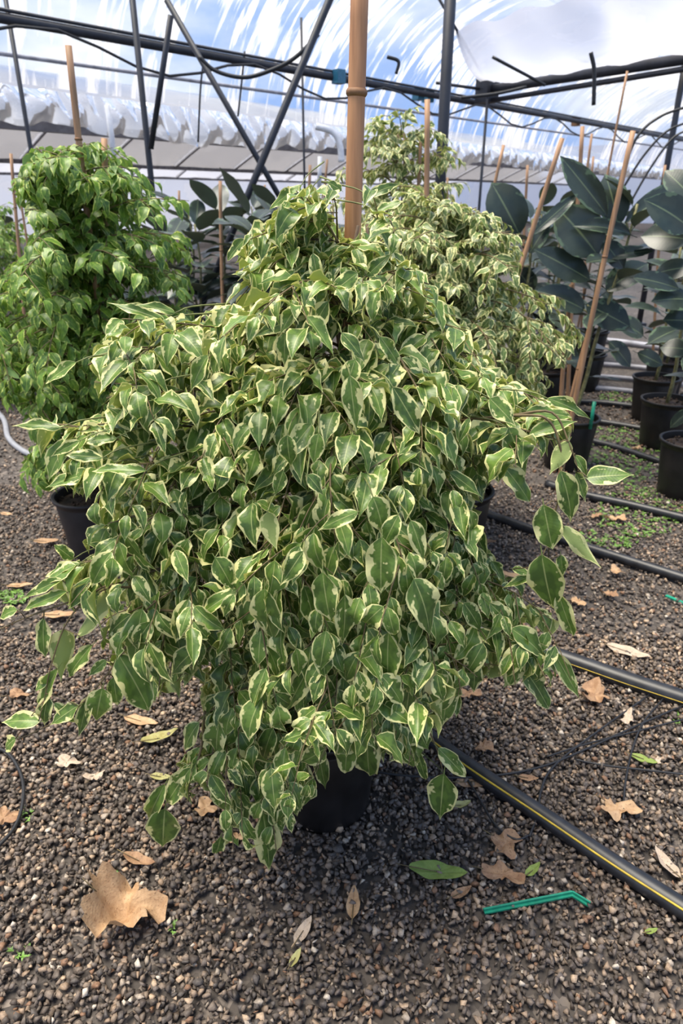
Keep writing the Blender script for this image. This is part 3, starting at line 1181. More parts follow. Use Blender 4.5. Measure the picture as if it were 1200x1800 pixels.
# leaves that can be told apart in the photograph: base, tip, width (pixels), depth or None
HERO = [
    (605, 485, 632, 412, 34, 1.20, 1), (470, 900, 480, 960, 34, .85, 1), (565, 935, 572, 990, 36, .88, 1), (470, 985, 460, 1035, 34, .87, 1),
    (671, 944, 667, 1042, 58), (727, 1017, 769, 1121, 62), (465, 1035, 473, 1140, 52), (567, 1006, 577, 1092, 50), (629, 900, 556, 929, 30), (533, 969, 492, 1029, 38),
    (683, 1112, 678, 1200, 50), (606, 1045, 606, 1140, 36), (378, 980, 412, 1035, 45), (418, 1036, 340, 1085, 30), (505, 765, 508, 822, 50), (560, 762, 550, 815, 33),
    (615, 660, 625, 755, 42), (690, 680, 738, 758, 45), (700, 905, 672, 960, 35), (498, 828, 483, 870, 26), (540, 835, 570, 868, 30), (655, 873, 680, 940, 50),
    (722, 915, 748, 985, 35), (577, 530, 533, 602, 45), (624, 632, 606, 686, 42), (500, 585, 500, 640, 37), (550, 445, 562, 512, 28), (522, 558, 446, 588, 30),
    (628, 480, 585, 512, 35), (645, 485, 685, 445, 28), (640, 505, 672, 555, 35), (600, 585, 643, 632, 30), (668, 592, 702, 640, 30), (530, 325, 475, 362, 22),
    (430, 420, 398, 455, 25), (463, 487, 408, 475, 25), (648, 345, 700, 318, 22), (600, 335, 575, 318, 26), (565, 365, 560, 410, 32), (540, 350, 488, 370, 24),
    (660, 372, 705, 352, 22), (540, 410, 482, 395, 22), (470, 450, 505, 432, 20), (690, 440, 668, 395, 22),
    (303, 975, 290, 1045, 28), (347, 1140, 292, 1185, 38),
    (462, 1428, 479, 1543, 36, 1.0), (465, 1422, 470, 1490, 26, 1.02), (482, 1386, 500, 1468, 34, 1.01), (508, 1368, 524, 1450, 29, 1.02), (510, 1340, 557, 1400, 38, 1.03), (512, 1287, 525, 1335, 30, 1.0),
    (525, 1253, 570, 1312, 40, 1.0), (614, 1285, 604, 1362, 34, 1.0), (645, 1280, 646, 1373, 42, 1.02), (672, 1252, 698, 1330, 34, 1.0), (708, 1280, 728, 1368, 38, 1.0), (732, 1278, 753, 1318, 30, .98),
    (770, 1315, 820, 1366, 28, .98), (780, 1360, 772, 1440, 46, .98), (778, 1175, 770, 1250, 48, .90), (783, 1190, 784, 1282, 46, .93), (660, 1258, 622, 1292, 26, .97), (560, 1320, 571, 1390, 24, 1.04),
    (450, 1195, 502, 1270, 42), (420, 1215, 450, 1252, 35), (732, 1315, 748, 1375, 14, 1.0), (620, 1200, 643, 1262, 34), (432, 1315, 437, 1365, 24, .98), (414, 1400, 440, 1465, 28, .99),
    (388, 1470, 380, 1505, 18, .99), (290, 1422, 284, 1493, 44, .97), (335, 1350, 288, 1415, 36, .97), (290, 1378, 250, 1455, 15, .98), (350, 1270, 312, 1325, 30, .96), (385, 1270, 375, 1335, 38, .95),
    (380, 1375, 385, 1418, 22, .98), (540, 1180, 500, 1250, 40), (560, 1130, 575, 1190, 34), (520, 1140, 530, 1195, 30), (650, 1190, 670, 1250, 34), (720, 1190, 715, 1265, 36), (480, 1280, 455, 1345, 30, .96),
    (893, 752, 928, 832, 52, 1.0), (885, 820, 933, 878, 42, 1.0), (860, 700, 905, 745, 48, 1.0), (925, 722, 1003, 730, 30, 1.02), (962, 700, 1040, 730, 22, 1.04),
    (930, 765, 1012, 733, 30, 1.01), (898, 1105, 968, 1155, 42, .95), (920, 1175, 970, 1245, 36, .96), (918, 1145, 893, 1205, 32, .95), (972, 1145, 1020, 1228, 26, .95), (835, 1165, 832, 1225, 26, .95),
    (835, 965, 850, 998, 16, 1.06), (825, 735, 805, 780, 18, .98), (860, 1060, 900, 1100, 30, .97), (815, 1060, 850, 1110, 30, .95), (790, 830, 845, 870, 30, .98), (800, 760, 838, 800, 28, 1.0),
    (308, 550, 240, 530, 22, 1.1), (290, 565, 195, 528, 20, 1.12), (134, 637, 78, 670, 26, 1.0), (272, 680, 217, 707, 30, .98), (240, 755, 192, 713, 36, 1.0), (107, 752, 20, 740, 22, .98),
    (158, 832, 80, 852, 32, .92), (257, 828, 165, 823, 28, .90), (180, 805, 120, 798, 26, .94), (295, 762, 305, 712, 30, 1.0), (140, 775, 90, 800, 20, .95), (205, 770, 150, 775, 26, .97),
    (128, 983, 100, 960, 28, .92), (193, 965, 155, 955, 20, .92), (140, 990, 78, 1010, 22, .90), (330, 950, 300, 1000, 30), (250, 930, 215, 965, 24, .90), (230, 640, 175, 660, 24, 1.02),
]
# sprays that hang free of the crown: path of the shoot and its leaves
SPRAYS = [
    ([(420, 930, 1.0), (300, 1010, .92), (230, 1032, .90), (180, 1032, .88), (120, 1090, .87), (90, 1170, .86), (78, 1230, .86)],
     [(187, 1040, 147, 1113, 36, .88, 1), (112, 1106, 107, 1186, 38, .87, 1), (163, 1133, 113, 1190, 24, .86), (102, 1175, 62, 1250, 20, .86), (160, 1015, 117, 1068, 26, .87), (85, 1190, 58, 1215, 22, .87),
      (70, 1268, 0, 1265, 38, .85), (28, 1298, 0, 1320, 22, .85), (138, 1240, 88, 1272, 30, .85), (85, 1225, 70, 1282, 26, .86), (95, 1235, 130, 1268, 20, .86)]),
    ([(430, 1010, .98), (330, 1070, .90), (260, 1080, .88), (200, 1170, .87), (140, 1240, .86), (75, 1280, .85), (30, 1300, .85)],
     [(250, 1071, 230, 1173, 48, .86), (208, 1150, 265, 1246, 60, .87), (180, 1210, 165, 1278, 38, .86), (157, 1222, 136, 1300, 24, .865), (187, 1160, 155, 1188, 20, .87), (200, 1190, 205, 1240, 30, .88),
      (230, 1080, 178, 1120, 30, .88)]),
    ([(430, 960, 1.0), (280, 1000, .92), (160, 1045, .89), (60, 1080, .87), (-10, 1110, .86)],
     [(110, 1018, 40, 1048, 20, .88), (118, 1040, 37, 1070, 26, .875), (30, 1072, -8, 1085, 22, .86), (77, 1086, 74, 1155, 28, .87), (150, 1040, 200, 1075, 28, .89), (250, 1010, 225, 1060, 30, .90)]),
    ([(800, 740, 1.08), (920, 730, 1.0), (965, 740, .98), (985, 790, .97), (988, 850, .96), (968, 930, .95), (965, 1000, .95), (985, 1050, .95)],
     [(985, 828, 1014, 922, 44, .95), (955, 887, 970, 965, 52, .94), (952, 975, 970, 1085, 58, .93), (980, 1040, 1007, 1122, 30, .94), (990, 925, 1046, 992, 30, .95, 1), (1000, 775, 968, 830, 35, .97, 1),
      (900, 1000, 935, 1008, 18, .98), (940, 1010, 885, 1030, 20, .98), (985, 975, 990, 1015, 20, .96)]),
    ([(900, 730, 1.02), (970, 725, .99), (1000, 780, .97), (1018, 830, .96)],
     [(1030, 840, 1109, 832, 50, .95), (1012, 830, 1030, 880, 24, .97), (1010, 800, 1035, 838, 20, .97)]),
    ([(690, 1180, 1.02), (740, 1260, .99), (765, 1310, .985), (780, 1362, .985)], []),
    ([(360, 1250, 1.0), (350, 1330, .98), (310, 1400, .975), (290, 1425, .97)], []),
]
HR = random.Random(5)


def hero_leaf(h):
    bx, by, tx, ty, w = h[:5]
    Y = h[5] if len(h) > 5 else frontY((bx + tx) / 2, (by + ty) / 2)
    bpt = P(bx, by, Y)
    tpt = P(tx, ty, Y + HR.uniform(-.012, .006))
    d = tpt - bpt
    s = d.length * 1.09
    view = (EYE - bpt).normalized()
    nr = view * .85 + UP * .45 + Vector((HR.uniform(-.3, .3), 0, HR.uniform(-.1, .2)))
    if len(h) > 6:
        nr = -nr          # its underside shows
    lp = math.hypot(tx - bx, ty - by)
    sx = min(1.15, max(.48, (w / lp) / .585))
    k = len(BENJ) + HR.randrange(len(BENJ_HERO))
    put(pl, leaf_matrix(bpt, d, nr, s, sx), k)
    return bpt, d


hero_twigs = 0
for h in HERO:
    b0, d = hero_leaf(h)
    c = Vector((AX.x, AX.y, b0.z + .03))
    inw = (c - b0).normalized()
    q = smooth_path([b0, b0 + inw * .03 + UP * .004, b0 + inw * .10 - UP * .005], 3)
    MB().tube(q, [.0008 + .0008 * i / (len(q) - 1) for i in range(len(q))], 4).build('twig', M_GTWIG, MAIN)
for pts, ls in SPRAYS:
    path = smooth_path([P(*q) for q in pts], 5)
    n = len(path)
    MB().tube(path, [.0026 * (1 - .7 * i / (n - 1)) for i in range(n)], 5).build('branch', M_TWIG, MAIN)
    for h in ls:
        b0, d = hero_leaf(h)
        j = min(range(n), key=lambda i: (path[i] - b0).length)
        if (path[j] - b0).length > .004:
            MB().tube([path[j], path[j].lerp(b0, .5) + UP * .003, b0 + d * .03], .0009, 4).build('petiole', M_TWIG, MAIN)

# ================================================================== PLANTS BEHIND
def ficus(th, p, c, z0, z1, prof, n, rnd, size, gap, mask=None, hang=(-.1, .95), ntw=6, xs=(1, 1)):
    for k in range(2):
        pts = [Vector((c[0] + .02 * math.cos(k * 3 + i * .7), c[1] + .02 * math.sin(k * 3 + i * .7), .27 + (z1 - .27) * i / 10)) for i in range(11)]
        MB().tube(pts, [.011 * (1 - .7 * i / 10) for i in range(11)], 6).build('stem', M_BARK, th)
    for i in range(n):
        t = (i + .5) / n
        z = z0 + (z1 - z0) * t
        az = i * 2.399963 + rnd.uniform(-.3, .3)
        R = np.interp(t, [q[0] for q in prof], [q[1] for q in prof])
        R *= xs[0] if math.cos(az) < 0 else xs[1]
        el = .35 + .5 * t + rnd.uniform(-.15, .15)
        path = grow((c[0], c[1], z), (math.cos(az) * math.cos(el), math.sin(az) * math.cos(el), math.sin(el)), R * rnd.uniform(.9, 1.2), 2.6, 8, rnd, .1)
        dress_branch(p, th, path, rnd, size, gap, mask, c, r0=.004, ntw=ntw, start=.15, tw=(.06, .16), hang=hang, upw=1.0, jit=.75, outw=.5)


# green ficus at left
cL = G(155, 995)
cL = Vector((cL.x + .0, cL.y + .13, 0))
pot('plant_pot', 'dark grey pot of the plain green ficus at left, half hidden', (cL.x, cL.y), .142, .105, .28, M_POT2)
LG = thing('green_ficus', 'bushy ficus with plain bright green leaves at left', 'plant', cL)
p2 = new_plant(LG, BENJ_LOW, M_GREEN)
POLY_L = [(175, 250), (300, 250), (330, 330), (345, 420), (345, 560), (300, 700), (260, 800), (160, 850), (40, 890), (25, 830), (60, 760), (0, 720), (-40, 600), (-40, 520), (60, 420), (10, 330), (60, 260)]
ficus(LG, p2, (cL.x + .10, cL.y), .42, 1.50, [(0, .30), (.25, .46), (.5, .48), (.75, .40), (.9, .28), (1, .18)], 130, random.Random(31), .072, .020, lambda x, y: inside(POLY_L, x, y), ntw=6)
for lab, x0, y0, x1, y1, Y, r in (('tall bamboo stake rising from the green ficus at left', 150, 335, 120, 80, 2.6, .012),
                                  ('short bamboo stake in the green ficus, right of the tall one', 186, 330, 183, 243, 2.7, .012)):
    b1, b0 = P(x1, y1, Y), P(x0, y0, Y)
    base = b0 + (b0 - b1) * ((b0.z - .26) / (b1.z - b0.z))
    cane(lab, base, b1, r)

# second green ficus, left edge, farther
cM = P(12, 640, 5.2)
cM.z = 0
pot('plant_pot', 'black pot of the far left green ficus behind the nearer one', (cM.x, cM.y), .14, .105, .28)
LF = thing('green_ficus', 'farther green ficus at left edge, behind the bushy green one', 'plant', cM)
p3 = new_plant(LF, BENJ_LOW, M_GREEN)
ficus(LF, p3, (cM.x, cM.y), .40, 1.24, [(0, .36), (.4, .50), (.8, .42), (1, .25)], 56, random.Random(32), .07, .028)

# second variegated ficus, right behind the front one
cR = G(815, 988)
cR = Vector((cR.x - .02, cR.y + .12, 0))
pot('plant_pot', 'black pot of the variegated ficus behind, seen through gap', (cR.x, cR.y), .14, .105, .29)
RV = thing('variegated_ficus', 'dense cream-green variegated ficus behind and right of the front one', 'plant', cR)
p4 = new_plant(RV, BENJ_LOW, M_LEAF_FAR)
POLY_R = [(640, 345), (700, 320), (800, 350), (900, 390), (925, 440), (915, 480), (990, 500), (1000, 560), (1040, 600), (1000, 640), (970, 690), (900, 760), (880, 850), (820, 900), (640, 900), (600, 600), (620, 420)]
ficus(RV, p4, (cR.x - .10, cR.y), .42, 1.34, [(0, .36), (.25, .58), (.5, .66), (.7, .60), (.85, .42), (1, .22)], 100, random.Random(33), .060, .017, lambda x, y: inside(POLY_R, x, y), ntw=8)
# a taller one farther behind it
cT = P(690, 700, 4.1)
cT.z = 0
pot('plant_pot', 'black pot of the tall thin variegated ficus farthest behind', (cT.x, cT.y), .14, .105, .29)
TV = thing('variegated_ficus', 'tall thin variegated ficus behind, its dark top shoots right of stake', 'plant', cT)
p5 = new_plant(TV, BENJ_LOW, M_LEAF_FAR)
ficus(TV, p5, (cT.x, cT.y), .6, 1.72, [(0, .3), (.4, .42), (.7, .34), (.9, .2), (1, .12)], 50, random.Random(34), .07, .024)


def rubber(label, c, h, n, ln, seed, explicit=(), Y=None, group=None, lean=(0, 0), name='rubber_plant', low=.35):
    rnd = random.Random(seed)
    th = thing(name, label, 'plant', (c[0], c[1], 0), group)
    p = new_plant(th, RUB, M_RUBBER)
    top = Vector((c[0] + lean[0], c[1] + lean[1], h))
    bot = Vector((c[0], c[1], .25))
    st = [bot.lerp(top, i / 8) + Vector((.01 * math.sin(i * 1.3), .01 * math.cos(i), 0)) for i in range(9)]
    MB().tube(st, [.012 * (1 - .5 * i / 8) for i in range(9)], 7).build('stem', M_RSTEM, th)
    for i in range(n):
        t = low + (1 - low) * (i + .5) / n
        k = min(7, int(t * 8))
        pos = st[k].lerp(st[k + 1], t * 8 - k)
        az = i * 2.4 + rnd.uniform(-.4, .4)
        el = rnd.uniform(-.25, .55) + .5 * max(0, t - .75) * 4
        d = Vector((math.cos(az) * math.cos(el), math.sin(az) * math.cos(el), math.sin(el)))
        s = ln * rnd.uniform(.7, 1.1)
        put(p, leaf_matrix(pos + d * s * .16, d, UP + Vector((rnd.uniform(-.3, .3), rnd.uniform(-.3, .3), 0)), s), rnd.randrange(len(RUB)))
    for (bx, by, tx, ty, w) in explicit:
        b0, t0 = P(bx, by, Y), P(tx, ty, Y + rnd.uniform(-.08, .08))
        d = t0 - b0
        s = d.length * 1.05
        view = (EYE - b0).normalized()
        lp = math.hypot(tx - bx, ty - by)
        put(p, leaf_matrix(b0, d, view * .8 + UP * .45 + Vector((rnd.uniform(-.3, .3), 0, 0)), s, min(1.6, max(.35, (w / lp) / .46))), rnd.randrange(len(RUB)))
        j = min(range(9), key=lambda i: abs(st[i].z - b0.z + .03))
        if .02 < (st[j] - b0).length < .13:
            MB().tube([st[j], b0 + d * .02], .006, 5).build('leaf_stalk', M_RSTEM, th)
    return th


def ground_c(px, py_front, r=.12):
    g = G(px, py_front)
    return Vector((g.x, g.y + r, 0))


def potted_rubber(px, pyf, plabel, label, h, n, ln, seed, explicit=(), lean=(0, 0), rt=.15, ph=.30, low=.35, pmat=None):
    c = ground_c(px, pyf)
    pot('plant_pot', plabel, (c.x, c.y), rt, rt * .76, ph, pmat)
    rubber(label, c, h, n, ln, seed, explicit, c.y, None, lean, low=low)
    return c


cA = potted_rubber(1003, 832, 'black pot behind the hanging right spray, under the rubber plant', 'rubber plant with broad dark leaves, nearest the variegated plants at right',
                   1.38, 18, .24, 41,
                   [(1066, 378, 990, 277, 40), (1085, 397, 1070, 305, 52), (1050, 449, 985, 362, 74), (1098, 392, 1210, 312, 36), (1107, 412, 1022, 385, 24), (1036, 492, 946, 438, 44), (1065, 512, 1140, 455, 46),
                    (1030, 535, 1108, 572, 50), (1027, 545, 952, 505, 40), (1060, 452, 1147, 437, 24), (935, 412, 1014, 340, 22), (1060, 425, 1100, 470, 34)], lean=(.18, 0), low=.22)
cE = potted_rubber(905, 770, 'black pot hidden behind the dense variegated ficus', 'rubber plant behind the dense variegated ficus, one upright oval leaf showing',
                   1.30, 15, .26, 42, [(912, 412, 868, 322, 64), (930, 446, 962, 392, 32), (905, 470, 945, 520, 30)], low=.25)
cB = potted_rubber(1215, 885, 'black pot cut by the right edge, nearest on that side', 'rubber plant at the right edge with a big mid-green leaf',
                   1.36, 18, .26, 43, [(1212, 422, 1130, 408, 58), (1212, 402, 1148, 348, 50), (1213, 345, 1172, 298, 44), (1113, 488, 1197, 502, 32), (1215, 528, 1157, 520, 34), (1212, 616, 1162, 606, 40),
                                      (1215, 470, 1150, 475, 40), (1215, 565, 1170, 560, 34), (1215, 720, 1175, 750, 22)], low=.25)
cC = potted_rubber(1172, 795, 'black pot with red soil at right, second from the right edge', 'rubber plant between the right edge plant and the far rows', 1.28, 16, .26, 44,
                   [(1130, 590, 1085, 560, 30), (1120, 620, 1165, 640, 26), (1070, 600, 1110, 642, 30)], low=.25)
cD = potted_rubber(1152, 745, 'black pot behind the red-soil pot at right', 'smaller rubber plant behind the red-soil pot at right', 1.15, 14, .24, 45, low=.25)
far_r = [(1172, 705, 1.3, 53, 'rubber plant in the shade behind the red-soil pot plants'), (962, 725, 1.3, 54, 'rubber plant in deep shade behind the dense ficus edge'),
         (925, 690, 1.35, 55, 'rubber plant behind the oval upright leaf, mostly hidden'), (1030, 690, 1.3, 56, 'rubber plant behind the slanting long cane'),
         (405, 705, 1.32, 57, 'rubber plant in the dark gap between green ficus and brace'), (352, 660, 1.3, 58, 'rubber plant behind the green ficus right side, deep in shade'),
         (455, 655, 1.35, 59, 'rubber plant in the second dark row left of the front ficus'),
         (460, 760, 1.30, 46, 'rubber plant just right of the thick crossed brace, behind the front ficus'), (365, 720, 1.25, 47, 'rubber plant left of the crossed brace, beside the green ficus'),
         (500, 700, 1.35, 48, 'dark rubber plant seen left of the front ficus top'), (320, 690, 1.15, 49, 'rubber plant deep in shade right of the green ficus'),
         (1040, 640, 1.2, 50, 'far rubber plant by the sunlit gravel at right'), (960, 665, 1.25, 51, 'far rubber plant behind the two leaning canes'),
         (1190, 665, 1.2, 52, 'far rubber plant at the right edge in the back rows')]
for px, py, h, sd, lab in far_r:
    c = ground_c(px, py)
    pot('plant_pot', 'black pot under the ' + lab.replace('rubber plant', 'rubber tree').split(',')[0], (c.x, c.y), .15, .115, .29)
    rubber(lab, c, h, 34 if px < 600 else 24, .31 if px < 600 else .28, sd, low=.15)
fr = random.Random(9)
far_spots = [(cM.x, cM.y), (cT.x, cT.y)]
for k in range(26):
    for _ in range(60):
        Y = fr.uniform(5.6, 11)
        X = fr.uniform(-.5, .55) * Y * 1.1
        if all((X - a) ** 2 + (Y - b) ** 2 > .72 ** 2 for a, b in far_spots) and not (.38 * Y < X < .47 * Y and Y > 6):
            break
    far_spots.append((X, Y))
    c = Vector((X, Y, 0))
    rubber('dark potted rubber plant in the far rows under the plastic', c, fr.uniform(.95, 1.3), 16, .30, 60 + k, group='rubber plants in the far rows', low=.15)
    pot('plant_pot', 'black plant pot of the far rows, mostly hidden by leaves', (c.x, c.y), .15, .115, .29, None, 'pots in the far rows', soil=False)

# bamboo canes of the background plants
CANES = [
    ('thin cane at the left edge above the far green ficus', 28, 400, 20, 270, 4.2, .013), ('short thin cane right of the left edge cane', 40, 380, 33, 335, 5.0, .011),
    ('tan cane upright in the dark gap left of the front ficus', 391, 560, 387, 318, 4.6, .016), ('thick tan cane just left of the dark steel post', 749, 380, 749, 175, 3.5, .019),
    ('shorter cane close left of the thick tan cane', 737, 312, 741, 240, 4.0, .014), ('cane leaning right above the dense variegated ficus', 857, 370, 886, 255, 4.4, .014),
    ('long cane leaning right, in front of the rubber plants', 905, 485, 988, 243, 3.4, .016), ('upright cane behind the highest rubber leaf', 1012, 460, 1022, 222, 4.6, .018),
    ('long slanting cane held by the nearest rubber plant', 1030, 600, 1111, 230, 3.3, .017), ('upright cane standing in the pot behind the right spray', 990, 690, 1003, 500, 3.75, .017),
    ('second cane beside the one behind the right spray', 1003, 690, 1040, 560, 3.6, .016), ('thin cane left of the crossed braces foot', 541, 360, 544, 290, 6.0, .018),
    ('thin cane right of the crossed braces foot', 570, 340, 575, 280, 6.5, .016), ('short cane over the dense ficus, left of the leaning cane', 787, 350, 787, 312, 6.0, .014),
    ('thin upright cane among far rubber tops', 925, 350, 927, 290, 6.0, .016), ('thin cane right of the upright cane at right', 1032, 300, 1040, 235, 6.5, .016),
    ('far short cane near the right edge', 1166, 330, 1168, 290, 6.5, .017), ('far thin cane above the rubber plants, right of centre', 1040, 320, 1043, 275, 7.0, .015),
    ('far thin cane near the top of the green ficus', 97, 400, 97, 360, 6.0, .013), ('far thin cane right of the green ficus', 315, 400, 315, 335, 6.5, .015),
    ('far thin cane left of the crossed braces', 463, 400, 466, 325, 7.0, .014), ('tallest thin cane under the roof at right', 1080, 240, 1103, 125, 6.5, .014),
]
for lab, x0, y0, x1, y1, Y, r in CANES:
    b1, b0 = P(x1, y1, Y), P(x0, y0, Y)
    zt = .2
    k = (b0.z - zt) / max(b1.z - b0.z, .02)
    base = b0 + (b0 - b1) * k
    if abs(base.x - b0.x) > .45:
        base = Vector((b0.x + (.45 if base.x > b0.x else -.45), b0.y, zt))
    base.z = 0.0
    cane(lab, base, b1, r * .74, nodes=2)

# ------------------------------------------------------------------ which leaves show: the 300 that show largest become leaf parts, the rest one part
allm, own, idx = [], [], []
for pi, p in enumerate(PLANTS):
    p['M'] = np.array(p['m'], dtype=np.float32)
    p['K'] = np.array(p['k'])
    allm.append(p['M'])
    own.append(np.full(len(p['m']), pi))
    idx.append(np.arange(len(p['m'])))
allm = np.concatenate(allm)
own = np.concatenate(own)
idx = np.concatenate(idx)
gu, gv = np.meshgrid(np.linspace(-.2, .2, 5), np.linspace(.05, .9, 8))
smp = np.stack([gu.ravel(), gv.ravel(), 0 * gu.ravel()], 1)
wpts = np.einsum('nij,vj->nvi', allm[:, :, :3], smp) + allm[:, None, :, 3]
sx_, sy_, sd_ = proj(wpts)
CELL = 5
gx = np.floor(sx_ / CELL).astype(int)
gy = np.floor(sy_ / CELL).astype(int)
okm = (gx >= 0) & (gx < 240) & (gy >= 0) & (gy < 360)
lid = np.repeat(np.arange(len(allm))[:, None], smp.shape[0], 1)[okm]
cell = (gy * 240 + gx)[okm]
dep = sd_[okm]
order = np.argsort(-dep)
grid = np.full(240 * 360, -1)
grid[cell[order]] = lid[order]
vis = np.bincount(grid[grid >= 0], minlength=len(allm))
for pi, p in enumerate(PLANTS):
    sel = np.nonzero(own == pi)[0]
    sc = vis[sel]
    n = len(sel)
    rank = np.argsort(-sc, kind='stable')
    single = set(int(i) for i in rank[:p['limit']])
    th = p['th']
    loc = th.location
    rest = []
    for i in range(n):
        if i in single and (sc[i] > 0 or n <= p['limit']):
            me = p['shapes'][int(p['K'][i])].mesh('leaf', p['mat'])
            o = bpy.data.objects.new('leaf', me)
            COL.objects.link(o)
            o.parent = th
            m = p['M'][i]
            mm = Matrix(((*[float(q) for q in m[0]],), (*[float(q) for q in m[1]],), (*[float(q) for q in m[2]],), (0, 0, 0, 1)))
            o.matrix_local = Matrix.Translation(-loc) @ mm
        else:
            rest.append(i)
    if rest:
        rest = np.array(rest)
        o = joined('foliage', p['shapes'], p['K'][rest], p['M'][rest], p['mat'], nrng.random(len(rest)).astype(np.float32), loc)
        o.parent = th
        tag(o, kind='stuff')

# ================================================================== GROUND THINGS
def hose(name, label, pts, r, cat='hose', stripe=None, mat=None, zc=None):
    """pipe lying on the gravel; pts are pixels on the ground"""
    zc = r * .9 + .006 if zc is None else zc
    w = smooth_path([AH(x, y, zc) for x, y in pts], 8)
    if stripe is None:
        return tag(MB().tube(w, r, 10).build(name, mat or M_HOSE), label, cat)
    th = thing(name, label, cat, w[0])
    MB().tube(w, r, 14).build('hose_body', mat or M_HOSE, th)
    sw = []
    for i, q in enumerate(w):
        t = (w[min(i + 1, len(w) - 1)] - w[max(i - 1, 0)]).normalized()
        side = t.cross(UP).normalized()
        view = (EYE - q).normalized()
        if side.dot(view) < 0:
            side = -side
        sw.append(q + (side * math.cos(stripe) + UP * math.sin(stripe)) * (r * .97))
    MB().tube(sw, r * (.11 if stripe > .5 else .05), 6).build('stripe', M_YELLOW, th)
    return th


hose('drip_hose', 'black drip pipe with a yellow stripe, nearest, running to right corner', [(690, 1245), (760, 1300), (830, 1352), (950, 1432), (1080, 1520), (1200, 1597), (1300, 1662)], .023, stripe=.75)
hose('drip_hose', 'black pipe with faint stripe crossing behind the front ficus', [(740, 1085), (860, 1115), (980, 1153), (1100, 1195), (1200, 1228), (1300, 1262)], .027, stripe=.15)
hose('drip_hose', 'black pipe on weedy gravel, third from the front', [(780, 880), (860, 905), (960, 940), (1080, 978), (1200, 1016), (1300, 1048)], .021)
hose('drip_hose', 'black pipe passing in front of the right edge pot', [(960, 850), (1020, 868), (1110, 888), (1200, 910), (1300, 935)], .021)
hose('drip_hose', 'thin black pipe between the rubber plant pots', [(1020, 770), (1080, 785), (1140, 805), (1200, 825)], .018)
hose('drip_hose', 'black pipe lying behind the red-soil pot', [(1010, 735), (1080, 745), (1150, 757), (1230, 770)], .018)
for k, (y0, y1) in enumerate(((598, 612), (640, 650), (662, 672), (683, 695), (708, 722))):
    lab = ['farthest', 'fourth nearest', 'third nearest', 'second nearest', 'nearest'][k]
    hose('drip_hose', lab + ' of the grey pipes on the pale far gravel at right', [(1000, y0 - 3), (1060, y0), (1120, (y0 + y1) / 2), (1200, y1 + 4)], .03 if k == 0 else .02, mat=M_STEEL2 if k < 4 else M_HOSE)
for lab, pts, r in (
        ('thin black drip tube from pot curving to the right edge', [(640, 1352), (700, 1362), (790, 1367), (880, 1362), (960, 1345), (1040, 1312), (1120, 1275), (1200, 1240)], .0032),
        ('thin black tube climbing to the striped pipe behind', [(930, 1470), (945, 1430), (950, 1390), (970, 1350), (1030, 1300), (1140, 1222)], .003),
        ('thin black tube crossing at right beside the green fallen leaf', [(1010, 1335), (1060, 1345), (1120, 1352), (1210, 1362)], .0028),
        ('thin black tube bending down right of the crossing tubes', [(1165, 1228), (1130, 1270), (1110, 1320), (1098, 1380), (1095, 1440)], .0028),
        ('thin black tube lying level, reaching the right edge', [(960, 1330), (1040, 1305), (1120, 1285), (1210, 1262)], .0028),
        ('thin dark tube under the front leaves beside the striped pipe', [(815, 1360), (840, 1400), (870, 1450), (905, 1475), (930, 1468)], .0026),
        ('black tube curling along the left edge', [(-20, 1310), (15, 1325), (38, 1365), (40, 1410), (25, 1455), (-10, 1495)], .0045)):
    hose('drip_tube', lab, pts, r, 'tube', mat=M_WIRE, zc=.021 + r)
hose('grey_hose', 'grey looped hose at left edge beside the green ficus pot', [(-30, 700), (5, 735), (15, 770), (45, 795), (90, 808), (130, 812)], .017, mat=M_GREYHOSE)


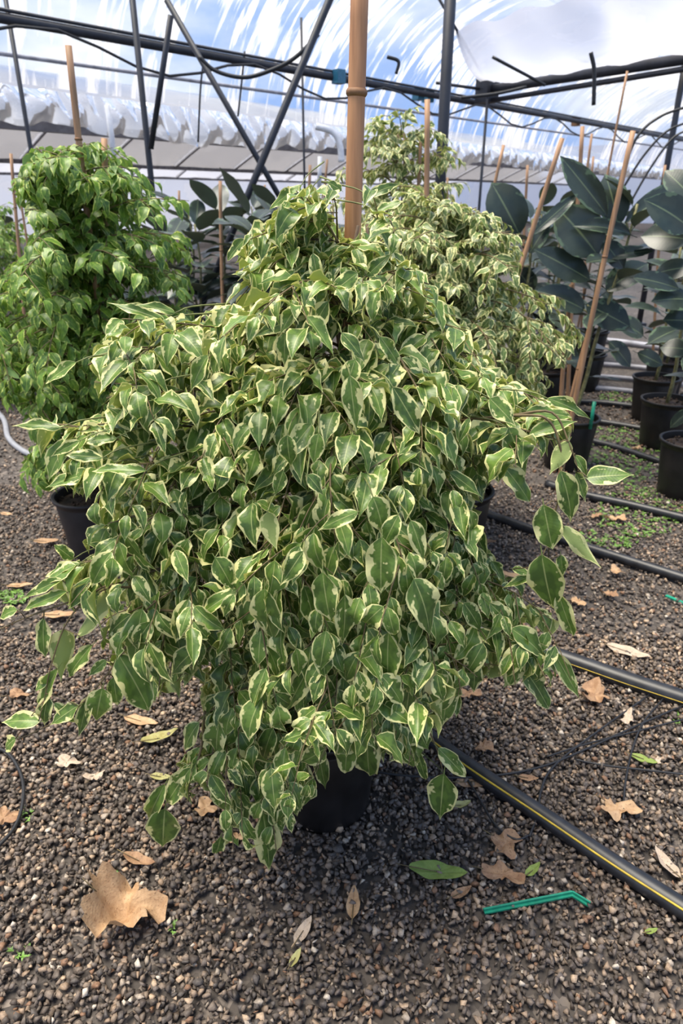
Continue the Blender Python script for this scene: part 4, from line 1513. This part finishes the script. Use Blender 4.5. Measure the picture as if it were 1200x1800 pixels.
def flat_leaf(name, label, px, py, size_px, kind, rot, mat, seed, curl=.25, z=.019, cat='leaf', elong=1.0):
    """a leaf lying on the gravel; size in pixels at that spot"""
    rnd = random.Random(seed)
    c = AH(px, py, z)
    dep = float(proj((c.x, c.y, c.z))[2])
    R = size_px / 1200 * dep * .5
    n, rings = 40, 6
    v, f = [Vector((0, 0, 0))], []
    phs = [rnd.uniform(0, 6) for _ in range(4)]
    cax = rnd.uniform(0, PI)
    for j in range(1, rings + 1):
        for k in range(n):
            a = 2 * PI * k / n
            if kind == 'maple':
                lob = abs(math.cos(2.5 * (a - .2))) ** .7
                rr = .62 + .34 * lob * (0.7 + .3 * math.sin(a * 2 + phs[0])) - .16 * max(0, math.sin(a * 1.0 + 1.0))
                rr *= 1 + .09 * math.sin(a * 11 + phs[1])
                x, y = rr * math.cos(a), rr * math.sin(a)
            elif kind == 'crumple':
                rr = .70 + .15 * math.sin(3 * a + 2.2) + .09 * math.sin(5 * a + 1.2) + .06 * math.sin(13 * a) + .03 * math.sin(21 * a)
                x, y = rr * math.cos(a), rr * math.sin(a) * .82
            elif kind == 'torn':
                rr = .62 + .22 * math.sin(2 * a + phs[0]) + .15 * math.sin(3 * a + phs[1]) + .08 * math.sin(7 * a + phs[2])
                x, y = rr * math.cos(a), rr * math.sin(a) * .75
            else:
                x = math.cos(a)
                y = math.sin(a) * abs(math.sin(a)) ** .45 * .36 * (1 - .30 * x) * (1 + .04 * math.sin(a * 9 + phs[0]))
            q = j / rings
            x, y = x * q * R * elong, y * q * R
            d = x * math.cos(cax) + y * math.sin(cax)
            zz = curl * (d * d) / R * 1.3 + R * .10 * q * math.sin(4 * a + phs[1] + q * 3) + R * .05 * q * math.sin(9 * a + phs[2])
            if kind == 'crumple':
                zz = R * (1.1 * max(0, -x / R) ** 1.3 + .55 * abs(math.sin(3.1 * x / R - 1.4 * y / R + .6)) * q + .2 * math.sin(8 * x / R + 6 * y / R) * q + .5 * max(0, y / R) ** 1.5)
            if kind == 'oval':
                zz = curl * (abs(y) / R) * R * .9 + curl * R * .5 * (x / R) ** 2 + R * .03 * math.sin(a * 6 + phs[2]) * q
            v.append(Vector((x, y, zz)))
    for k in range(n):
        f.append((0, 1 + k, 1 + (k + 1) % n))
    for j in range(rings - 1):
        for k in range(n):
            k2 = (k + 1) % n
            f.append((1 + j * n + k, 1 + (j + 1) * n + k, 1 + (j + 1) * n + k2, 1 + j * n + k2))
    zmin = min(q.z for q in v)
    rm = Matrix.Rotation(rot, 3, 'Z') @ Matrix.Rotation(rnd.uniform(-.12, .12), 3, 'X')
    th = thing(name, label, cat, (c.x, c.y, 0))
    m = MB()
    m.v = [rm @ Vector((q.x, q.y, q.z - zmin)) + c for q in v]
    m.f = f
    m.build('blade', mat, th)
    s0 = 1 + (rings - 1) * n
    p0, p1 = m.v[0], m.v[s0 + n // 2]
    st = [p0.lerp(p1, t) + Vector((0, 0, .0012)) for t in ((0, .5, 1) if kind == 'oval' else (.93, 1))]
    st.append(p1 + (p1 - p0).normalized() * R * .4 + Vector((0, 0, .002)))
    MB().tube(st, [.0008, .001, .0012, .001][-len(st):], 5).build('stalk', M_TWIG, th)
    return th


DRY = [
    ('dry_leaf', 'largest crumpled tan dry leaf on gravel at lower left', 222, 1618, 165, 'crumple', .25, M_DRY, .35, 1.0),
    ('dry_leaf', 'pale torn dry leaf at left, below the drooping left spray', 118, 1342, 58, 'torn', .6, M_DRY3, .2, 1.0),
    ('dry_leaf', 'small greyish dry leaf right of the pale torn leaf', 168, 1366, 44, 'torn', .8, M_DRY3, .3, 1.0),
    ('dry_leaf', 'narrow tan dry leaf below the two largest left leaves', 248, 1268, 66, 'oval', -.25, M_DRY, .2, 1.0),
    ('fallen_leaf', 'yellow-green curled fallen leaf at left near the ficus edge', 281, 1298, 66, 'oval', .5, M_DRYY, .5, 1.0),
    ('fallen_leaf', 'thin yellow-green fallen leaf behind the low left leaves', 283, 1366, 40, 'oval', -.1, M_DRYY, .3, 1.0),
    ('dry_leaf', 'tan dry leaf half hidden behind the hanging leaves', 362, 1422, 66, 'torn', .2, M_DRY, .25, 1.0),
    ('dry_leaf', 'dry leaf under the lowest hanging leaf tips', 418, 1474, 50, 'torn', .9, M_DRY, .25, 1.0),
    ('dry_leaf', 'folded brown dry leaf above the large crumpled one', 245, 1514, 64, 'oval', -.3, M_DRY2, .5, 1.0),
    ('dry_leaf', 'brown dry leaf cut by the left edge beside the black tube', 8, 1440, 75, 'torn', 1.2, M_DRY2, .25, 1.0),
    ('dry_leaf', 'oval orange-brown dry leaf below the pot', 621, 1588, 64, 'oval', 1.5, M_DRY, .35, 1.0),
    ('dry_leaf', 'small pinkish dry leaf near the bottom, left of the oval one', 533, 1636, 58, 'oval', 1.1, M_DRY3, .2, 1.0),
    ('fallen_leaf', 'slim yellow-green fallen leaf at the bottom edge', 519, 1684, 38, 'oval', 1.1, M_DRYY, .3, 1.0),
    ('fallen_leaf', 'long green fallen leaf on gravel right of the pot', 770, 1533, 104, 'oval', -.12, M_DRYG, .25, 1.0),
    ('dry_leaf', 'broken brown dry leaf above the teal peg', 884, 1540, 92, 'torn', -.2, M_DRY2, .4, 1.0),
    ('fallen_leaf', 'small green fallen leaf touching the broken brown leaf', 936, 1530, 42, 'oval', .7, M_DRYG, .4, 1.0),
    ('dry_leaf', 'pointed brown dry leaf above the broken brown leaf', 888, 1484, 90, 'torn', -.35, M_DRY2, .25, 1.0),
    ('dry_leaf', 'broad brown dry leaf lying against the striped pipe', 838, 1374, 78, 'oval', .1, M_DRY2, .15, 1.0),
    ('dry_leaf', 'curled yellow-brown dry leaf under the single hanging leaf', 810, 1416, 38, 'oval', .3, M_DRYY, .7, 1.0),
    ('dry_leaf', 'curled brown dry leaf in shade beyond the striped pipe', 850, 1316, 54, 'torn', 1.3, M_DRY2, .5, 1.0),
    ('dry_leaf', 'ragged tan dry leaf at right of the striped pipe', 1085, 1425, 88, 'torn', -.6, M_DRY, .2, 1.0),
    ('dry_leaf', 'upright pointed tan dry leaf near the right edge', 1170, 1520, 66, 'oval', 1.8, M_DRY3, .5, 1.0),
    ('dry_leaf', 'tan dry leaf on gravel beyond the second pipe at right', 1103, 1146, 74, 'oval', -.5, M_DRY3, .2, 1.0),
    ('dry_leaf', 'large curled dry leaf before the second pipe', 1043, 1226, 92, 'torn', .4, M_DRY2, .45, 1.0),
    ('dry_leaf', 'tan dry leaf right of the large curled leaf', 1101, 1265, 52, 'torn', .9, M_DRY3, .25, 1.0),
    ('fallen_leaf', 'small green fallen leaf among the thin tubes at right', 1131, 1335, 46, 'oval', -.45, M_DRYG, .25, 1.0),
    ('dry_leaf', 'small tan dry leaf beside the green leaf at right', 1156, 1338, 24, 'torn', .5, M_DRY3, .25, 1.0),
    ('fallen_leaf', 'tiny bright green fallen leaf in the lower right corner', 1144, 1637, 28, 'oval', .3, M_DRYG, .3, 1.0),
    ('dry_leaf', 'tan dry leaf behind the right spray, before the third pipe', 1082, 1005, 42, 'torn', .3, M_DRY, .3, 1.0),
    ('dry_leaf', 'dry leaf right of the lowest right spray leaves', 1072, 1046, 40, 'torn', .7, M_DRY2, .3, 1.0),
    ('dry_leaf', 'dry leaf just under the right spray', 1015, 1060, 42, 'torn', 1.2, M_DRY, .3, 1.0),
    ('dry_leaf', 'rolled tan dry leaf beside the far pot, nearer than the pipe', 905, 1018, 60, 'oval', -.25, M_DRY, .6, 1.0),
    ('dry_leaf', 'brown dry leaf next to the pot behind the front ficus', 843, 953, 56, 'oval', -.2, M_DRY2, .4, 1.0),
    ('dry_leaf', 'orange dry leaf in the weeds at right', 1080, 913, 46, 'torn', .2, M_DRY, .3, 1.0),
    ('dry_leaf', 'orange dry leaf left of the weedy pipe', 1048, 908, 34, 'torn', .9, M_DRY2, .3, 1.0),
    ('dry_leaf', 'orange dry leaf on weeds before the rubber pots', 1118, 790, 30, 'torn', .4, M_DRY, .4, 1.0),
    ('dry_leaf', 'long tan dry leaf behind the left spray', 105, 1081, 60, 'oval', .1, M_DRY, .2, 1.0),
    ('dry_leaf', 'tan dry leaf left of the dark grey pot', 35, 1030, 44, 'oval', .2, M_DRY, .3, 1.0),
    ('dry_leaf', 'orange dry leaf close to the dark grey pot', 82, 952, 44, 'oval', .1, M_DRY, .3, 1.0),
    ('dry_leaf', 'small orange dry leaf at far left gravel', 12, 904, 26, 'oval', -.3, M_DRY, .3, 1.0),
    ('dry_leaf', 'brown dry leaf flat in shade left of the front ficus', 30, 1222, 50, 'torn', .5, M_DRY2, .1, 1.0),
    ('dry_leaf', 'brown dry leaf in shade between ficus and second pipe', 822, 1222, 56, 'torn', .3, M_DRY2, .2, 1.0),
    ('dry_leaf', 'small brown dry leaf left of the thin tubes', 928, 1368, 36, 'oval', -.1, M_DRY2, .3, 1.0),
    ('dry_leaf', 'narrow brown dry leaf under the long green fallen leaf', 810, 1570, 46, 'oval', .5, M_DRY2, .4, 1.0),
]
for k, (nm, lab, px, py, sz, kd, rot, mat, curl, el) in enumerate(DRY):
    flat_leaf(nm, lab, px, py, sz, kd, rot, mat, 500 + k, curl)

# teal plastic peg with a bent end
pg = thing('plastic_peg', 'long teal green plastic peg with a bent tip on gravel', 'peg', AH(940, 1590, 0))
a, b, c = AH(850, 1602, .016), AH(1005, 1571, .024), AH(1036, 1590, .020)


def strip(a, b, w, h):
    d = (b - a)
    L = d.length
    x = d.normalized()
    y = UP.cross(x).normalized()
    z = x.cross(y)
    m = Matrix((x, y, z)).transposed()
    return MB().box((a + b) / 2, (L, w, h), m)


for (off, nm, w, h) in ((0, 'flat_bar', .013, .004), (1, 'raised_rib', .0035, .009)):
    o = Vector((0, 0, .004 * off))
    strip(a + o, b + o, w, h).build(nm, M_TEAL, pg, False)
    strip(b + o, c + o, w, h).build(nm, M_TEAL, pg, False)
cl = thing('plastic_peg', 'short teal green plastic peg lying at right before the third pipe', 'peg', AH(1190, 1052, 0))
strip(AH(1170, 1047, .014), AH(1215, 1066, .014), .014, .006).build('flat_bar', M_TEAL, cl, False)
# teal clips on the rim of the front pot
for lab, px, py in (('teal plastic clip on the front pot rim, under the leaves', 572, 1268), ('second teal clip on the front pot rim, farther left', 520, 1240)):
    q = P(px, py, 1.16)
    o = MB().tube([q + Vector((-.03, 0, 0)), q + Vector((0, -.012, .004)), q + Vector((.04, 0, -.01))], .005, 8).build('plant_clip', M_TEAL)
    tag(o, lab, 'clip')
q = P(1043, 715, 3.55)
o = MB().tube([(q.x, q.y, .27), (q.x, q.y, .42)], .01, 8).build('teal_label_stick', M_TEAL)
tag(o, 'teal stick standing in the pot behind the right spray', 'stick')


def weeds(label, px, py, rx, ry, n, seed, sz=1.0):
    rnd = random.Random(seed)
    ms = []
    c0 = AH(px, py, 0)
    for i in range(n):
        a, r = rnd.uniform(0, 2 * PI), math.sqrt(rnd.random())
        g = AH(px + rx * r * math.cos(a), py + ry * r * math.sin(a), .008)
        for j in range(rnd.randint(3, 6)):
            az = rnd.uniform(0, 2 * PI)
            d = Vector((math.cos(az), math.sin(az), rnd.uniform(.2, 1.0)))
            ms.append(leaf_matrix(g, d, UP, sz * rnd.uniform(.010, .026)))
    o = joined('weed_patch', BENJ_LOW[:1], np.zeros(len(ms), dtype=int), np.array(ms, dtype=np.float32), M_WEED, nrng.random(len(ms)).astype(np.float32), c0)
    o.location = c0
    tag(o, label, 'weeds', None, 'stuff')


weeds('low green weeds on gravel around the pots at right', 1090, 800, 90, 55, 420, 1)
weeds('low green weeds right of the right spray leaf', 1120, 900, 80, 45, 260, 2)
weeds('green weeds along the pipe under the right spray', 1060, 950, 60, 18, 70, 3)
weeds('small weeds before the dark grey pot at left', 20, 1050, 28, 12, 50, 4)
weeds('tiny green seedlings at the lower left edge', 40, 1672, 26, 10, 12, 5, .5)
weeds('tiny green seedling right of the large crumpled leaf', 305, 1632, 10, 8, 5, 6, .5)
weeds('few grass blades above the large crumpled leaf', 195, 1540, 18, 10, 8, 7, .5)
weeds('tiny weeds at the right edge beyond thin tubes', 1190, 1262, 14, 10, 12, 8, .5)
weeds('small weeds by the black tube at left', 45, 1430, 14, 14, 14, 9, .5)
weeds('green weeds at far right among the back pots', 1110, 700, 60, 14, 160, 10)

# ------------------------------------------------------------------ gravel
def stone_shapes(n):
    o = []
    sr = random.Random(77)
    for k in range(n):
        bm = bmesh.new()
        fl = sr.uniform(.5, .85)
        el = sr.uniform(.7, 1.0)
        for _ in range(9):
            d = Vector((sr.gauss(0, 1), sr.gauss(0, 1), sr.gauss(0, 1))).normalized() * sr.uniform(.8, 1.15)
            bm.verts.new((d.x, d.y * el, d.z * fl))
        r = bmesh.ops.convex_hull(bm, input=bm.verts)
        loose = [v for v in bm.verts if not v.link_faces]
        bmesh.ops.delete(bm, geom=loose, context='VERTS')
        bm.verts.index_update()
        bmesh.ops.recalc_face_normals(bm, faces=bm.faces)
        o.append(Shape([tuple(v.co) for v in bm.verts], [tuple(v.index for v in f.verts) for f in bm.faces]))
        bm.free()
    return o


STONES = stone_shapes(20)


def scatter(n, y0, y1, rmin, rmax, zj):
    Y = np.sqrt(nrng.uniform(y0 * y0, y1 * y1, n))
    fw = np.interp(Y, [.6, 1.0, 1.6, 2.6, 4.6], [.92, .80, .68, .60, .53])
    X = nrng.uniform(-1, 1, n) * (fw * Y + .28)
    r = rmin + (rmax - rmin) * nrng.random(n) ** 1.7
    z = nrng.uniform(.05, zj, n) * r + .002
    return X, Y, z, r


sets = [scatter(46000, .62, 2.0, .0060, .0118, 1.7), scatter(24000, 2.0, 3.4, .0060, .0125, 1.2), scatter(12000, 3.4, 5.4, .007, .015, 1.0)]
X, Y, Z, Rr = (np.concatenate([s[i] for s in sets]) for i in range(4))
ns = len(X)
q = nrng.normal(size=(ns, 4))
q /= np.linalg.norm(q, axis=1)[:, None]
# mostly lying flat: keep the tilt moderate
q[:, 1:3] *= .35
q /= np.linalg.norm(q, axis=1)[:, None]
w, x, y, z = q.T
Rm = np.stack([np.stack([1 - 2 * (y * y + z * z), 2 * (x * y - z * w), 2 * (x * z + y * w)], -1),
               np.stack([2 * (x * y + z * w), 1 - 2 * (x * x + z * z), 2 * (y * z - x * w)], -1),
               np.stack([2 * (x * z - y * w), 2 * (y * z + x * w), 1 - 2 * (x * x + y * y)], -1)], 1)
SM = np.concatenate([Rm * Rr[:, None, None], np.stack([X, Y, Z], -1)[:, :, None]], 2).astype(np.float32)
SK = nrng.integers(0, len(STONES), ns)
ppx, ppy, pdp = proj(np.stack([X, Y, Z], -1))
size = Rr / pdp + .004 * Z
size[(ppx < 20) | (ppx > 1180) | (ppy < 1200) | (ppy > 1690)] = 0
big = np.argsort(-size)[:300]
bigset = np.zeros(ns, dtype=bool)
bigset[big] = True
for i in big:
    o = bpy.data.objects.new('stone', STONES[int(SK[i])].mesh('stone', M_STONE, False))
    COL.objects.link(o)
    o.parent = FLOOR
    m = SM[i]
    o.matrix_local = Matrix(((*[float(k) for k in m[0]],), (*[float(k) for k in m[1]],), (*[float(k) for k in m[2]],), (0, 0, 0, 1)))
rest = np.nonzero(~bigset)[0]
o = joined('gravel', STONES, SK[rest], SM[rest], M_STONE, nrng.random(len(rest)).astype(np.float32), (0, 0, 0), False)
o.parent = FLOOR
tag(o, kind='stuff')
# one larger pale stone in front of the pot
o = bpy.data.objects.new('stone', STONES[3].mesh('stone', M_STONE, False))
COL.objects.link(o)
o.parent = FLOOR
g = AH(592, 1492, .016)
o.matrix_local = Matrix.Translation(g) @ Matrix.Scale(.019, 4)
